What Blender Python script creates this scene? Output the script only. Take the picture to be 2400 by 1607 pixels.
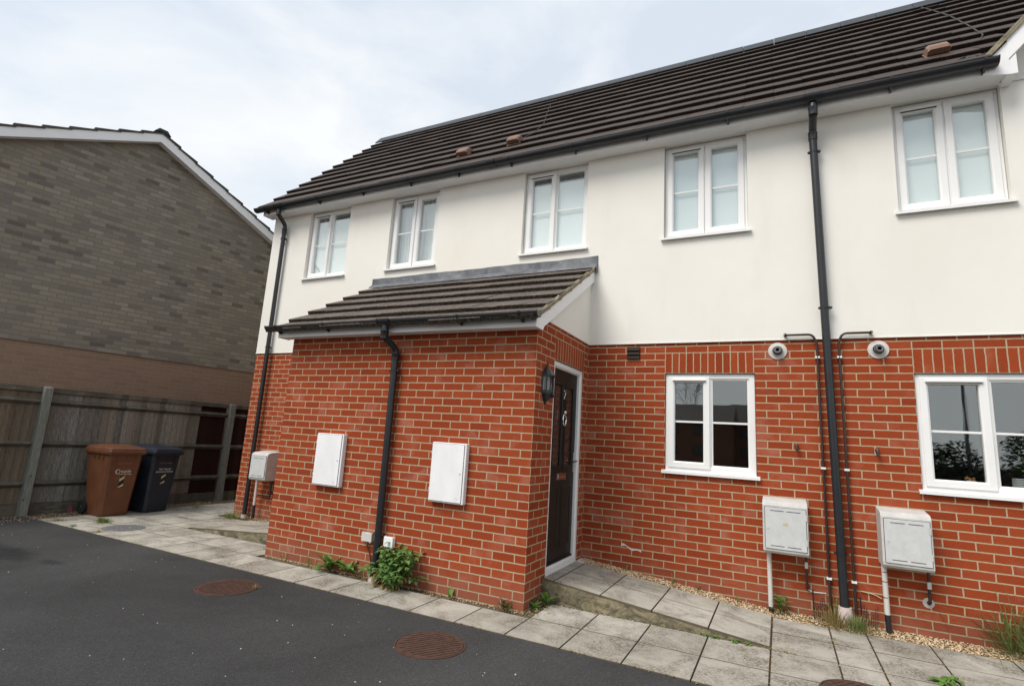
import bpy, bmesh, math, random
from mathutils import Vector, Matrix
random.seed(7)
for o in list(bpy.data.objects): bpy.data.objects.remove(o)
S = bpy.context.scene
COL = S.collection
rad = math.radians
# ------------------------------------------------------------------ camera
CR = Vector((0.894348, 0.443277, 0.060393)); CF = Vector((-0.446597, 0.876681, 0.178835))
CAMPOS = (2.024334, -4.500304, 1.457882); FPX = 1243.88
cam = bpy.data.cameras.new('camera'); co = bpy.data.objects.new('camera', cam); COL.objects.link(co)
CF.normalize(); CU = CR.cross(CF).normalized(); CR = CF.cross(CU).normalized()
m = Matrix.Identity(4)
for i in range(3): m[i][0] = CR[i]; m[i][1] = CU[i]; m[i][2] = -CF[i]
m.translation = Vector(CAMPOS)
co.matrix_world = m
cam.sensor_width = 36; cam.lens = 36 * FPX / 2400; cam.clip_end = 500; cam.clip_start = .05
S.camera = co
# ------------------------------------------------------------------ light
SUN_EL, SUN_AZ = 53, 208          # azimuth measured clockwise from +Y
W = bpy.data.worlds.new('World'); S.world = W; W.use_nodes = True
nt = W.node_tree; nt.nodes.clear()
def N(nt, t, **k):
    n = nt.nodes.new(t)
    for a, b in k.items(): setattr(n, a, b)
    return n
wo = N(nt, 'ShaderNodeOutputWorld'); bg = N(nt, 'ShaderNodeBackground'); bg.inputs['Strength'].default_value = .11
sk = N(nt, 'ShaderNodeTexSky', sky_type='NISHITA', sun_disc=False); sk.sun_elevation = rad(SUN_EL); sk.sun_rotation = rad(SUN_AZ)
sk.air_density = 1.0; sk.dust_density = 1.5; sk.ozone_density = 1.0
tc = N(nt, 'ShaderNodeTexCoord'); mp = N(nt, 'ShaderNodeMapping'); mp.inputs['Scale'].default_value = (1, 1, 2.2)
ns = N(nt, 'ShaderNodeTexNoise'); ns.inputs['Scale'].default_value = 2.6; ns.inputs['Detail'].default_value = 9; ns.inputs['Roughness'].default_value = .55; ns.inputs['Distortion'].default_value = .3
rp = N(nt, 'ShaderNodeValToRGB'); rp.color_ramp.elements[0].position = .34; rp.color_ramp.elements[0].color = (.30, .30, .30, 1); rp.color_ramp.elements[1].position = .60; rp.color_ramp.elements[1].color = (.98, .98, .98, 1)
mx = N(nt, 'ShaderNodeMix', data_type='RGBA'); 
cl = N(nt, 'ShaderNodeValToRGB'); cl.color_ramp.elements[0].position = 0; cl.color_ramp.elements[0].color = (8.2, 8.3, 8.3, 1); cl.color_ramp.elements[1].position = .75; cl.color_ramp.elements[1].color = (7.6, 7.8, 8.0, 1)
sx = N(nt, 'ShaderNodeSeparateXYZ')
L = nt.links.new
L(tc.outputs['Generated'], mp.inputs['Vector']); L(mp.outputs[0], ns.inputs['Vector'])
L(tc.outputs['Generated'], sx.inputs[0]); L(sx.outputs['Z'], cl.inputs[0])
m2 = N(nt, 'ShaderNodeMix', data_type='RGBA'); m2.inputs[0].default_value = .72; m2.inputs[7].default_value = (6.2, 7.1, 8.2, 1); L(sk.outputs[0], m2.inputs[6])
ma = N(nt, 'ShaderNodeMath', operation='MULTIPLY_ADD'); ma.inputs[1].default_value = -.42; L(sx.outputs['Z'], ma.inputs[0]); L(ns.outputs[0], ma.inputs[2]); m3 = N(nt, 'ShaderNodeMath', operation='ADD'); m3.inputs[1].default_value = .17; L(ma.outputs[0], m3.inputs[0]); L(m3.outputs[0], rp.inputs[0])
L(rp.outputs[0], mx.inputs[0]); L(m2.outputs[2], mx.inputs[6]); L(cl.outputs[0], mx.inputs[7])
L(mx.outputs[2], bg.inputs['Color']); L(bg.outputs[0], wo.inputs[0])
sl = bpy.data.lights.new('sun', 'SUN'); sl.energy = 3.0; sl.angle = rad(30); sl.color = (1, .95, .88)
so = bpy.data.objects.new('sun', sl); COL.objects.link(so)
az, el = rad(SUN_AZ), rad(SUN_EL)
sd = Vector((math.sin(az) * math.cos(el), math.cos(az) * math.cos(el), math.sin(el)))
so.rotation_euler = sd.to_track_quat('Z', 'Y').to_euler()
S.view_settings.view_transform = 'Standard'; S.view_settings.look = 'None'; S.view_settings.exposure = 0.2; S.view_settings.gamma = 1
S.render.engine = 'CYCLES'
try: S.cycles.max_bounces = 8; S.cycles.transparent_max_bounces = 12
except Exception: pass

# ------------------------------------------------------------------ materials
def rgb(*c): return (c[0], c[1], c[2], 1)
class Mat:
    def __init__(s, name, rough=.7, spec=.4, metal=0):
        s.m = bpy.data.materials.new(name); s.m.use_nodes = True; s.t = s.m.node_tree; s.t.nodes.clear()
        s.o = N(s.t, 'ShaderNodeOutputMaterial'); s.b = N(s.t, 'ShaderNodeBsdfPrincipled')
        s.b.inputs['Roughness'].default_value = rough; s.b.inputs['Specular IOR Level'].default_value = spec; s.b.inputs['Metallic'].default_value = metal
        s.l(s.b.outputs[0], s.o.inputs[0]); s._pos = None
    def l(s, a, b): s.t.links.new(a, b)
    def n(s, t, **k): return N(s.t, t, **k)
    def pos(s):
        if not s._pos: s._pos = s.n('ShaderNodeNewGeometry')
        return s._pos.outputs['Position']
    def normal(s): s.pos(); return s._pos.outputs['True Normal']
    def math(s, op, a, b=None, c=None):
        n = s.n('ShaderNodeMath', operation=op)
        for i, v in enumerate((a, b, c)):
            if v is None: continue
            if isinstance(v, (int, float)): n.inputs[i].default_value = v
            else: s.l(v, n.inputs[i])
        return n.outputs[0]
    def vmath(s, op, a, b):
        n = s.n('ShaderNodeVectorMath', operation=op)
        for i, v in enumerate((a, b)):
            if isinstance(v, (tuple, list)): n.inputs[i].default_value = v
            else: s.l(v, n.inputs[i])
        return n
    def noise(s, scale, detail=4, rough=.55, vec=None, dist=0):
        n = s.n('ShaderNodeTexNoise'); n.inputs['Scale'].default_value = scale; n.inputs['Detail'].default_value = detail
        n.inputs['Roughness'].default_value = rough; n.inputs['Distortion'].default_value = dist
        s.l(vec if vec is not None else s.pos(), n.inputs['Vector']); return n.outputs[0]
    def scaled(s, v, sc):
        return s.vmath('MULTIPLY', v, sc).outputs[0]
    def ramp(s, fac, pts, interp='LINEAR'):
        n = s.n('ShaderNodeValToRGB'); n.color_ramp.interpolation = interp
        e = n.color_ramp.elements
        while len(e) < len(pts): e.new(.5)
        for i, (p, c) in enumerate(pts):
            e[i].position = p; e[i].color = c if isinstance(c, tuple) and len(c) == 4 else (rgb(*c) if isinstance(c, tuple) else (c, c, c, 1))
        s.l(fac, n.inputs[0]); return n.outputs[0]
    def mix(s, fac, a, b, mode='MIX'):
        n = s.n('ShaderNodeMix', data_type='RGBA', blend_type=mode)
        for i, v in ((0, fac), (6, a), (7, b)):
            if isinstance(v, (int, float)): n.inputs[i].default_value = v
            elif isinstance(v, tuple): n.inputs[i].default_value = v if len(v) == 4 else rgb(*v)
            else: s.l(v, n.inputs[i])
        return n.outputs[2]
    def col(s, c):
        if isinstance(c, tuple): s.b.inputs['Base Color'].default_value = rgb(*c)
        else: s.l(c, s.b.inputs['Base Color'])
        return s
    def bump(s, h, strength=.3, dist=.01):
        n = s.n('ShaderNodeBump'); n.inputs['Strength'].default_value = strength; n.inputs['Distance'].default_value = dist
        s.l(h, n.inputs['Height']); s.l(n.outputs[0], s.b.inputs['Normal']); return s
    def rough(s, v): s.l(v, s.b.inputs['Roughness']); return s
CH = .07616; Z0 = 2.44    # brick course height, height of joint number 0
def J(j): return Z0 - CH * j
def brick_mat(name, shift=0, z0=Z0, w=.225, rh=CH, ms=.0064, ramp=None, mortar=(.50, .40, .26), direction=None, soldier=None, blot=(.46, .21, .15), blotamt=.30, offset=.5, dirt=True, bumpd=.006):
    m = Mat(name, .9, .12)
    P = m.pos()
    sep = m.n('ShaderNodeSeparateXYZ'); m.l(P, sep.inputs[0])
    if direction:
        u = m.vmath('DOT_PRODUCT', P, (direction[0], direction[1], 0)).outputs['Value']
    else:
        sn = m.n('ShaderNodeSeparateXYZ'); m.l(m.normal(), sn.inputs[0])
        ax = m.math('GREATER_THAN', m.math('ABSOLUTE', sn.outputs[0]), .5)
        u = m.math('ADD', m.math('MULTIPLY', ax, sep.outputs[1]), m.math('MULTIPLY', m.math('SUBTRACT', 1, ax), sep.outputs[0]))
    # gentle wobble of the bed joints, stronger small wobble of the brick edges
    wob = m.n('ShaderNodeTexNoise'); wob.inputs['Scale'].default_value = 14; wob.inputs['Detail'].default_value = 6; wob.inputs['Roughness'].default_value = .7; m.l(P, wob.inputs['Vector'])
    ws = m.n('ShaderNodeSeparateXYZ'); m.l(wob.outputs['Color'], ws.inputs[0])
    u = m.math('ADD', m.math('SUBTRACT', u, shift), m.math('MULTIPLY_ADD', ws.outputs[0], .013, -.0065))
    v = m.math('ADD', m.math('SUBTRACT', sep.outputs[2], z0), m.math('MULTIPLY_ADD', ws.outputs[1], .009, -.0045))
    cb = m.n('ShaderNodeCombineXYZ')
    if soldier: m.l(v, cb.inputs[0]); m.l(u, cb.inputs[1])
    else: m.l(u, cb.inputs[0]); m.l(v, cb.inputs[1])
    b = m.n('ShaderNodeTexBrick'); b.offset = 0 if soldier else offset; b.offset_frequency = 2; b.squash = 1
    b.inputs['Color1'].default_value = (0, 0, 0, 1); b.inputs['Color2'].default_value = (1, 1, 1, 1); b.inputs['Mortar'].default_value = (.5, .5, .5, 1)
    b.inputs['Scale'].default_value = 1; b.inputs['Mortar Size'].default_value = ms; b.inputs['Mortar Smooth'].default_value = .25
    b.inputs['Brick Width'].default_value = soldier if soldier else w; b.inputs['Row Height'].default_value = .075 if soldier else rh
    m.l(cb.outputs[0], b.inputs['Vector'])
    br = m.ramp(b.outputs['Color'], ramp or [(0, (.235, .038, .013)), (.15, (.268, .045, .014)), (.6, (.29, .050, .016)), (.88, (.315, .058, .019)), (1, (.262, .048, .020))])
    fine = m.noise(60, 5, .7)
    br = m.mix(m.ramp(fine, [(.35, 0.), (.75, .3)]), br, m.mix(.3, br, (.6, .18, .08)))
    if blotamt:
        bl = m.ramp(m.noise(3.1, 5, .6, dist=.4), [(.50, 0.), (.72, 1.)])
        per = m.ramp(b.outputs['Color'], [(.35, 0.), (.9, 1.)])
        br = m.mix(m.math('MULTIPLY', m.math('MULTIPLY', bl, per), blotamt * 2), br, blot)
    mo = m.mix(m.noise(25, 3), mortar, tuple(x * .72 for x in mortar))
    c = m.mix(b.outputs['Fac'], br, mo)
    if dirt:   # rain splash dirt on the lowest two courses and a general unevenness
        mr = m.n('ShaderNodeMapRange'); mr.inputs['From Min'].default_value = .30; mr.inputs['From Max'].default_value = .02
        m.l(m.math('ADD', sep.outputs[2], m.math('MULTIPLY_ADD', m.noise(7, 4), .3, -.15)), mr.inputs['Value'])
        c = m.mix(m.math('MULTIPLY', mr.outputs[0], .35), c, (.22, .16, .12))
    c = m.mix(m.ramp(m.noise(.9, 3), [(.3, 0.), (.7, .22)]), c, m.mix(1, c, (.72, .70, .70), 'MULTIPLY'))
    m.col(c)
    m.bump(m.math('ADD', m.math('MULTIPLY', b.outputs['Fac'], -1), m.math('MULTIPLY', fine, .35)), .75, bumpd)
    return m.m
M = {}
M['brick'] = brick_mat('red brick')
M['brick_f'] = brick_mat('red brick porch front', shift=.1125)
M['soldier'] = brick_mat('red soldier course', z0=J(2) , soldier=.2285 * 1.0)
M['soldier_d'] = brick_mat('red soldier course over door', shift=.45, z0=J(2), soldier=.2285)
NBANG = rad(9.349); NBD = (math.sin(NBANG), math.cos(NBANG))
M['nb_grey'] = brick_mat('weathered grey brick', direction=NBD, z0=2.523, rh=.0775, ms=.0068, ramp=[(0, (.115, .112, .105)), (.08, (.165, .162, .15)), (.3, (.205, .200, .178)), (.6, (.228, .216, .183)), (.85, (.245, .228, .190)), (1, (.275, .260, .225))], mortar=(.27, .215, .125), blot=(.33, .315, .275), blotamt=.30, dirt=False, bumpd=.007)
M['nb_brown'] = brick_mat('brown brick', direction=NBD, z0=2.523, rh=.0775, ms=.0045, ramp=[(0, (.23, .16, .118)), (.5, (.25, .172, .126)), (1, (.27, .185, .135))], mortar=(.36, .28, .18), blotamt=.1, blot=(.16, .12, .1), dirt=False, bumpd=.003)
M['far_brick'] = brick_mat('dark far brick', ramp=[(0, (.10, .045, .03)), (1, (.15, .065, .04))], mortar=(.15, .12, .1), blotamt=0, dirt=False)

m = Mat('cream render', .9, .2)
a = m.mix(m.ramp(m.noise(1.1, 6, .6), [(.35, 0.), (.7, 1.)]), (.80, .785, .735), (.77, .74, .675))
st = m.noise(2.2, 5, .6, vec=m.scaled(m.pos(), (1.6, 1.6, .35)))
a = m.mix(m.ramp(st, [(.55, 0.), (.85, .25)]), a, (.62, .56, .44))
m.col(a).bump(m.math('ADD', m.noise(190, 3, .6), m.math('MULTIPLY', m.noise(9, 3), .8)), .35, .003); M['render'] = m.m
m = Mat('white upvc', .28, .5); m.col(m.mix(m.ramp(m.noise(3, 5), [(.5, 0.), (.8, .35)]), (.80, .80, .79), (.66, .65, .62))); M['upvc'] = m.m
m = Mat('white painted board', .45, .4); m.col(m.mix(m.ramp(m.noise(4, 5, vec=m.scaled(m.pos(), (.5, .5, 3))), [(.5, 0.), (.8, .4)]), (.82, .82, .82), (.70, .70, .69))); M['board'] = m.m
m = Mat('black plastic', .33, .5); m.col(m.mix(m.noise(12, 4), (.010, .012, .015), (.022, .024, .028))); m.bump(m.noise(60, 2), .08, .002); M['black'] = m.m
m = Mat('brown plastic pipe', .35, .5); m.col(m.mix(m.noise(14, 4), (.030, .016, .014), (.055, .028, .022))); M['brownpipe'] = m.m
m = Mat('dark brown louvre', .8, .15).col((.040, .027, .024)); M['louvre'] = m.m
m = Mat('grey white plastic', .5, .4); m.col(m.mix(m.noise(9, 5), (.62, .60, .57), (.52, .50, .47))); M['pvc'] = m.m
m = Mat('pink white clay', .7, .3); m.col(m.mix(m.noise(9, 5), (.62, .52, .49), (.50, .42, .38))); M['collar'] = m.m
m = Mat('white steel box', .45, .4); m.col(m.mix(m.ramp(m.noise(6, 6, .65, vec=m.scaled(m.pos(), (1, 1, .35))), [(.4, 0.), (.75, 1.)]), (.84, .84, .85), (.74, .74, .74))); M['ebox'] = m.m
m = Mat('weathered grey fibreglass', .6, .3); m.col(m.mix(m.ramp(m.noise(9, 6, .7), [(.35, 0.), (.75, 1.)]), (.57, .56, .54), (.43, .42, .40))); m.bump(m.noise(80, 3), .1, .002); M['gbox'] = m.m
m = Mat('weathered fibreglass door', .5, .3); m.col(m.mix(m.ramp(m.noise(14, 6, .75), [(.35, 0.), (.75, 1.)]), (.58, .59, .59), (.48, .49, .49))); M['gdoor'] = m.m
m = Mat('dark slot', .8, .2).col((.06, .06, .06)); M['slot'] = m.m
m = Mat('chrome', .15, .5, 1).col((.7, .7, .7)); m.bump(m.noise(40, 2), .1, .002); M['chrome'] = m.m
m = Mat('lead', .5, .5, .0); m.col(m.mix(m.ramp(m.noise(4, 6, .7, dist=.6), [(.35, 0.), (.7, 1.)]), (.05, .058, .070), (.17, .18, .195))); m.bump(m.noise(14, 3), .3, .01); M['lead'] = m.m
m = Mat('ridge tile', .75, .35); m.col(m.mix(m.noise(7, 6, .7), (.022, .026, .031), (.060, .066, .072))); m.bump(m.noise(60, 4), .3, .004); M['ridge'] = m.m
m = Mat('mortar bedding', .95, .15); m.col(m.mix(m.ramp(m.noise(12, 6, .7), [(.35, 0.), (.7, 1.)]), (.36, .31, .22), (.13, .12, .08))); m.bump(m.noise(50, 4, .7), .6, .01); M['bedding'] = m.m
def tile_mat(name, c0, c1, lich, amt):
    m = Mat(name, .75, .35); P = m.pos(); s = m.n('ShaderNodeSeparateXYZ'); m.l(P, s.inputs[0])
    ci = m.math('FLOOR', m.math('DIVIDE', s.outputs[0], .298)); cz = m.math('FLOOR', m.math('DIVIDE', s.outputs[2], .24))
    cb = m.n('ShaderNodeCombineXYZ'); m.l(ci, cb.inputs[0]); m.l(cz, cb.inputs[1])
    wn = m.n('ShaderNodeTexWhiteNoise'); m.l(cb.outputs[0], wn.inputs['Vector'])
    a = m.mix(wn.outputs['Value'], c0, c1)
    a = m.mix(m.ramp(m.noise(2.2, 4), [(.3, 0.), (.7, .5)]), a, m.mix(.5, a, c0))
    a = m.mix(m.ramp(m.noise(45, 6, .75), [(.52, 0.), (.70, amt)]), a, lich)
    m.col(a).bump(m.noise(120, 4, .7), .4, .004); return m.m
M['tile'] = tile_mat('brown concrete roof tile', (.044, .032, .027), (.060, .044, .037), (.11, .09, .075), .25)
M['tile_p'] = tile_mat('lichen spotted brown roof tile', (.070, .052, .044), (.105, .080, .067), (.33, .30, .25), .85)
M['tile_n'] = tile_mat('old dark roof tile', (.04, .038, .033), (.07, .064, .055), (.16, .16, .12), .6)
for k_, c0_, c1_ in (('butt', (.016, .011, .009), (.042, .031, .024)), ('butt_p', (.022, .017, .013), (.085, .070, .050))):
    m = Mat('algae and shade darkened tile edge' + k_[4:], .9, .15); m.col(m.mix(m.ramp(m.noise(38, 5, .7), [(.42, 0.), (.66, 1.)]), c0_, c1_)).bump(m.noise(70, 4, .7), .8, .01); M[k_] = m.m  # dark edge colour: moss, plus the shade band of each course painted in
m = Mat('terracotta vent', .7, .3); m.col(m.mix(m.noise(14, 4), (.18, .105, .08), (.27, .165, .125))); M['terra'] = m.m
m = Mat('tarmac', .92, .22)
P = m.pos(); vo = m.n('ShaderNodeTexVoronoi'); vo.inputs['Scale'].default_value = 150; m.l(P, vo.inputs['Vector'])
agg = m.ramp(vo.outputs['Color'], [(0, .031), (.6, .048), (.9, .063), (1, .12)])
agg = m.mix(1, agg, (1, 1, 1.0), 'MULTIPLY')
big = m.ramp(m.noise(.55, 5, .6, dist=.5), [(.3, .66), (.7, 1.28)])
c = m.mix(1, agg, big, 'MULTIPLY')
for (cx, cy, rx, ry, d) in ((-5.2, -1.62, .62, .22, .6), (-4.42, -1.52, .22, .10, .4), (-5.6, -1.75, .3, .2, .4)):
    q = m.vmath('MULTIPLY', m.vmath('SUBTRACT', P, (cx, cy, 0)).outputs[0], (1 / rx, 1 / ry, 0)).outputs[0]
    ln = m.n('ShaderNodeVectorMath', operation='LENGTH'); m.l(q, ln.inputs[0])
    k = m.ramp(m.math('ADD', ln.outputs['Value'], m.math('MULTIPLY_ADD', m.noise(5, 5, .7), 1.4, -.7)), [(.5, d), (1.0, 0.)])
    c = m.mix(k, c, (.008, .008, .009))
m.col(c).bump(m.math('ADD', vo.outputs['Distance'], m.noise(40, 4)), .6, .006); M['tarmac'] = m.m
def slab_mat(name, ca, cb_, dirt, amt):
    m = Mat(name, .9, .25); P = m.pos(); s = m.n('ShaderNodeSeparateXYZ'); m.l(P, s.inputs[0])
    i = m.math('FLOOR', m.math('DIVIDE', m.math('SUBTRACT', s.outputs[0], .112), .452)); j = m.math('FLOOR', m.math('DIVIDE', m.math('ADD', s.outputs[1], .10), .478))
    cb = m.n('ShaderNodeCombineXYZ'); m.l(i, cb.inputs[0]); m.l(j, cb.inputs[1])
    wn = m.n('ShaderNodeTexWhiteNoise'); m.l(cb.outputs[0], wn.inputs['Vector'])
    a = m.mix(wn.outputs['Value'], ca, cb_)
    a = m.mix(m.math('MULTIPLY', m.ramp(m.noise(3.0, 6, .7, dist=.5), [(.40, 0.), (.62, 1.)]), m.ramp(m.noise(55, 6, .8), [(.42, .12), (.54, 1.)])), a, dirt)
    a = m.mix(m.ramp(m.noise(130, 3, .7), [(.35, .25), (.65, 0.)]), a, dirt)
    a = m.mix(m.ramp(m.noise(1.2, 3), [(.35, 0.), (.7, amt)]), a, dirt)
    m.col(a).bump(m.math('ADD', m.noise(120, 4, .7), m.noise(25, 3)), .25, .003); return m.m
M['slab'] = slab_mat('concrete slab', (.42, .40, .345), (.51, .49, .43), (.135, .118, .092), .30)
m = Mat('joint dirt', .95, .1); m.col(m.mix(m.noise(30, 4), (.075, .062, .043), (.15, .125, .088))); M['joint'] = m.m
m = Mat('stained ramp concrete', .95, .15)
a = m.mix(m.ramp(m.noise(5, 5, .65), [(.35, 0.), (.65, 1.)]), (.31, .26, .165), (.20, .175, .12))
a = m.mix(m.ramp(m.noise(9, 6, .75, vec=m.scaled(m.pos(), (1, 1, 1.6)), dist=.8), [(.40, 0.), (.62, .95)]), a, (.075, .070, .048))
m.col(a).bump(m.noise(50, 5, .7), .5, .01); M['rampside'] = m.m
m = Mat('pea gravel', .8, .3); 
ob = m.noise(33, 0); a = m.ramp(m.noise(70, 1, .5), [(.25, (.20, .12, .06)), (.42, (.46, .30, .15)), (.55, (.58, .45, .29)), (.75, (.74, .68, .56))])
m.col(a); M['gravel'] = m.m
m = Mat('gravel bed earth', .95, .1); m.col(m.mix(m.noise(60, 4, .7), (.12, .09, .055), (.30, .23, .14))).bump(m.noise(90, 3), .8, .01); M['earth'] = m.m
m = Mat('dark gravel', .85, .2); m.col(m.ramp(m.noise(70, 1, .5), [(.3, (.09, .065, .045)), (.5, (.22, .16, .11)), (.7, (.42, .34, .26))])); M['gravel_d'] = m.m
def rust_mat(name, c0, c1):
    m = Mat(name, .85, .3); m.col(m.mix(m.ramp(m.noise(16, 5, .65), [(.35, 0.), (.7, 1.)]), c0, c1)).bump(m.noise(90, 3), .3, .003); return m.m
M['rust'] = rust_mat('rusty cast iron', (.058, .031, .022), (.092, .048, .033))
M['iron'] = rust_mat('grey cast iron', (.13, .13, .13), (.20, .20, .20))
def wood_mat(name, c0, c1, c2, wdir=(1, 9, .7)):
    m = Mat(name, .9, .2); P = m.pos()
    s = m.n('ShaderNodeSeparateXYZ'); m.l(P, s.inputs[0])
    bi = m.math('FLOOR', m.math('DIVIDE', s.outputs[1], .105)); wn = m.n('ShaderNodeTexWhiteNoise', noise_dimensions='1D'); m.l(bi, wn.inputs['W'])
    g = m.noise(14, 6, .7, vec=m.scaled(P, wdir), dist=.6)
    a = m.mix(m.ramp(g, [(.36, 0.), (.64, 1.)]), c0, c1)
    a = m.mix(m.math('MULTIPLY', wn.outputs['Value'], .7), a, c2)
    a = m.mix(m.ramp(m.math('FRACT', m.math('MULTIPLY', wn.outputs['Value'], 7.3)), [(0, .75), (1, 0.)]), a, m.mix(1, a, (.42, .42, .42), 'MULTIPLY'))
    kn = m.n('ShaderNodeTexVoronoi'); kn.inputs['Scale'].default_value = 5.5; m.l(m.scaled(P, (1, 1.6, 1)), kn.inputs['Vector'])
    a = m.mix(m.ramp(kn.outputs['Distance'], [(.05, .85), (.11, 0.)]), a, (.02, .015, .012))
    m.col(a).bump(g, .4, .004); return m.m
M['wood'] = wood_mat('weathered grey featheredge', (.10, .096, .085), (.38, .36, .32), (.25, .19, .135))
M['wood_b'] = wood_mat('brown featheredge', (.09, .068, .048), (.27, .20, .135), (.14, .12, .09))
M['post'] = wood_mat('weathered post', (.13, .14, .12), (.27, .28, .25), (.20, .20, .165), (3, 3, .5))
M['rail'] = wood_mat('weathered rail', (.09, .08, .06), (.20, .18, .145), (.13, .115, .085), (3, .5, 3))
M['dkpanel'] = wood_mat('red brown panel', (.026, .010, .008), (.045, .017, .012), (.035, .013, .010))
def bin_mat(name, c0, c1):
    m = Mat(name, .5, .4); m.col(m.mix(m.ramp(m.noise(5, 5, .65), [(.35, 0.), (.7, 1.)]), c0, c1)).bump(m.noise(140, 2), .15, .001); return m.m
M['bin_b'] = bin_mat('brown bin plastic', (.105, .038, .016), (.14, .054, .024))
M['bin_d'] = bin_mat('navy black bin plastic', (.008, .011, .018), (.016, .021, .032))
M['binlid_d'] = bin_mat('navy bin lid plastic', (.010, .013, .023), (.020, .025, .038))
m = Mat('tyre rubber', .8, .3).col((.012, .012, .013)); M['rubber'] = m.m
m = Mat('white print', .6, .3).col((.62, .60, .58)); M['print'] = m.m
m = Mat('orange print', .6, .3).col((.36, .14, .07)); M['oprint'] = m.m
m = Mat('cream sticker', .6, .3).col((.50, .44, .27)); M['stick'] = m.m
m = Mat('black sticker', .6, .3).col((.012, .012, .012)); M['stickb'] = m.m
m = Mat('black green door paint', .4, .25); m.col(m.mix(m.noise(3, 3), (.010, .012, .010), (.018, .019, .017))); M['door'] = m.m
m = Mat('leaded door glass', .12, .5); br_ = m.n('ShaderNodeTexBrick'); m.l(m.pos(), br_.inputs[0])
m.col(m.mix(m.ramp(m.noise(26, 3, .6, dist=2.5), [(.48, 0.), (.52, 1.), (.56, 0.)]), (.030, .020, .017), (.20, .10, .075))); M['dglass'] = m.m
def glass_mat(name, tint, fac):
    m = bpy.data.materials.new(name); m.use_nodes = True; t = m.node_tree; t.nodes.clear()
    o = N(t, 'ShaderNodeOutputMaterial'); mxs = N(t, 'ShaderNodeMixShader'); tr = N(t, 'ShaderNodeBsdfTransparent'); gl = N(t, 'ShaderNodeBsdfGlossy')
    tr.inputs[0].default_value = rgb(*tint); gl.inputs['Roughness'].default_value = .004; gl.inputs[0].default_value = (.93, .97, .98, 1)
    ge = N(t, 'ShaderNodeNewGeometry'); dt = N(t, 'ShaderNodeVectorMath', operation='DOT_PRODUCT'); t.links.new(ge.outputs['Incoming'], dt.inputs[0]); t.links.new(ge.outputs['True Normal'], dt.inputs[1])
    def mm(op, a, b):
        n = N(t, 'ShaderNodeMath', operation=op)
        for k_, v_ in enumerate((a, b)):
            if v_ is None: continue
            if isinstance(v_, (int, float)): n.inputs[k_].default_value = v_
            else: t.links.new(v_, n.inputs[k_])
        return n.outputs[0]
    sch = mm('POWER', mm('SUBTRACT', 1.0, mm('ABSOLUTE', dt.outputs['Value'], None)), 4.0)     # Schlick, same from both sides of the pane
    ma = N(t, 'ShaderNodeMath', operation='MULTIPLY_ADD'); t.links.new(sch, ma.inputs[0]); ma.inputs[1].default_value = .9; ma.inputs[2].default_value = fac; ma.use_clamp = True
    nz = N(t, 'ShaderNodeTexNoise'); nz.inputs['Scale'].default_value = 1.5; bm = N(t, 'ShaderNodeBump'); bm.inputs['Strength'].default_value = .02; bm.inputs['Distance'].default_value = .02
    t.links.new(nz.outputs[0], bm.inputs['Height']); t.links.new(bm.outputs[0], gl.inputs['Normal'])
    t.links.new(ma.outputs[0], mxs.inputs[0]); t.links.new(tr.outputs[0], mxs.inputs[1]); t.links.new(gl.outputs[0], mxs.inputs[2]); t.links.new(mxs.outputs[0], o.inputs[0])
    return m
M['glass'] = glass_mat('window glass', (.965, .985, .98), .135)
M['glass_l'] = glass_mat('lamp glass', (.8, .8, .78), .08)
m = Mat('blind fabric', .9, .1); m.col(m.mix(m.noise(4, 3), (.80, .835, .825), (.75, .79, .785))); M['blind'] = m.m
m = Mat('white blind fabric', .9, .1).col((.90, .92, .91)); M['blind_w'] = m.m
m = Mat('curtain fabric', .9, .1); wv = m.noise(14, 2, vec=m.scaled(m.pos(), (1, 1, .03))); m.col(m.mix(wv, (.92, .93, .92), (.82, .84, .84))); M['curtain'] = m.m
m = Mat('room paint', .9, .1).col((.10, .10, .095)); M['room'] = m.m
m = Mat('opal lamp diffuser', .6, .3).col((.35, .34, .31)); M['opal'] = m.m
def leaf_mat(name, c0, c1, c2=None):
    m = Mat(name, .55, .35); a = m.mix(m.ramp(m.noise(38, 3), [(.35, 0.), (.65, 1.)]), c0, c1)
    if c2: a = m.mix(m.ramp(m.noise(11, 3), [(.55, 0.), (.7, .8)]), a, c2)
    m.col(a)
    tr = m.n('ShaderNodeBsdfTranslucent'); m.l(a, tr.inputs[0]) ; ms_ = m.n('ShaderNodeMixShader'); ms_.inputs[0].default_value = .3
    m.l(m.b.outputs[0], ms_.inputs[1]); m.l(tr.outputs[0], ms_.inputs[2]); m.l(ms_.outputs[0], m.o.inputs[0]); return m.m
M['leaf'] = leaf_mat('weed leaf', (.095, .20, .035), (.18, .32, .075))
M['leaf2'] = leaf_mat('bush leaf', (.085, .18, .04), (.17, .29, .08), (.25, .35, .11))
M['dry'] = leaf_mat('dry leaf', (.24, .14, .06), (.38, .31, .11), (.14, .17, .04))
M['grass'] = leaf_mat('grass blade', (.11, .17, .04), (.25, .31, .10), (.30, .23, .11))
M['redweed'] = leaf_mat('reddish weed', (.10, .035, .03), (.13, .10, .04))
M['tree'] = leaf_mat('dark tree leaf', (.025, .045, .015), (.055, .085, .03))
m = Mat('bark', .9, .2).col((.06, .048, .038)); M['bark'] = m.m
m = Mat('red plastic', .5, .4).col((.16, .02, .03)); M['red'] = m.m
m = Mat('pebble', .8, .3).col((.42, .40, .38)); M['pebble'] = m.m
m = Mat('orange flower', .7, .2).col((.35, .16, .05)); M['flower'] = m.m

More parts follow.
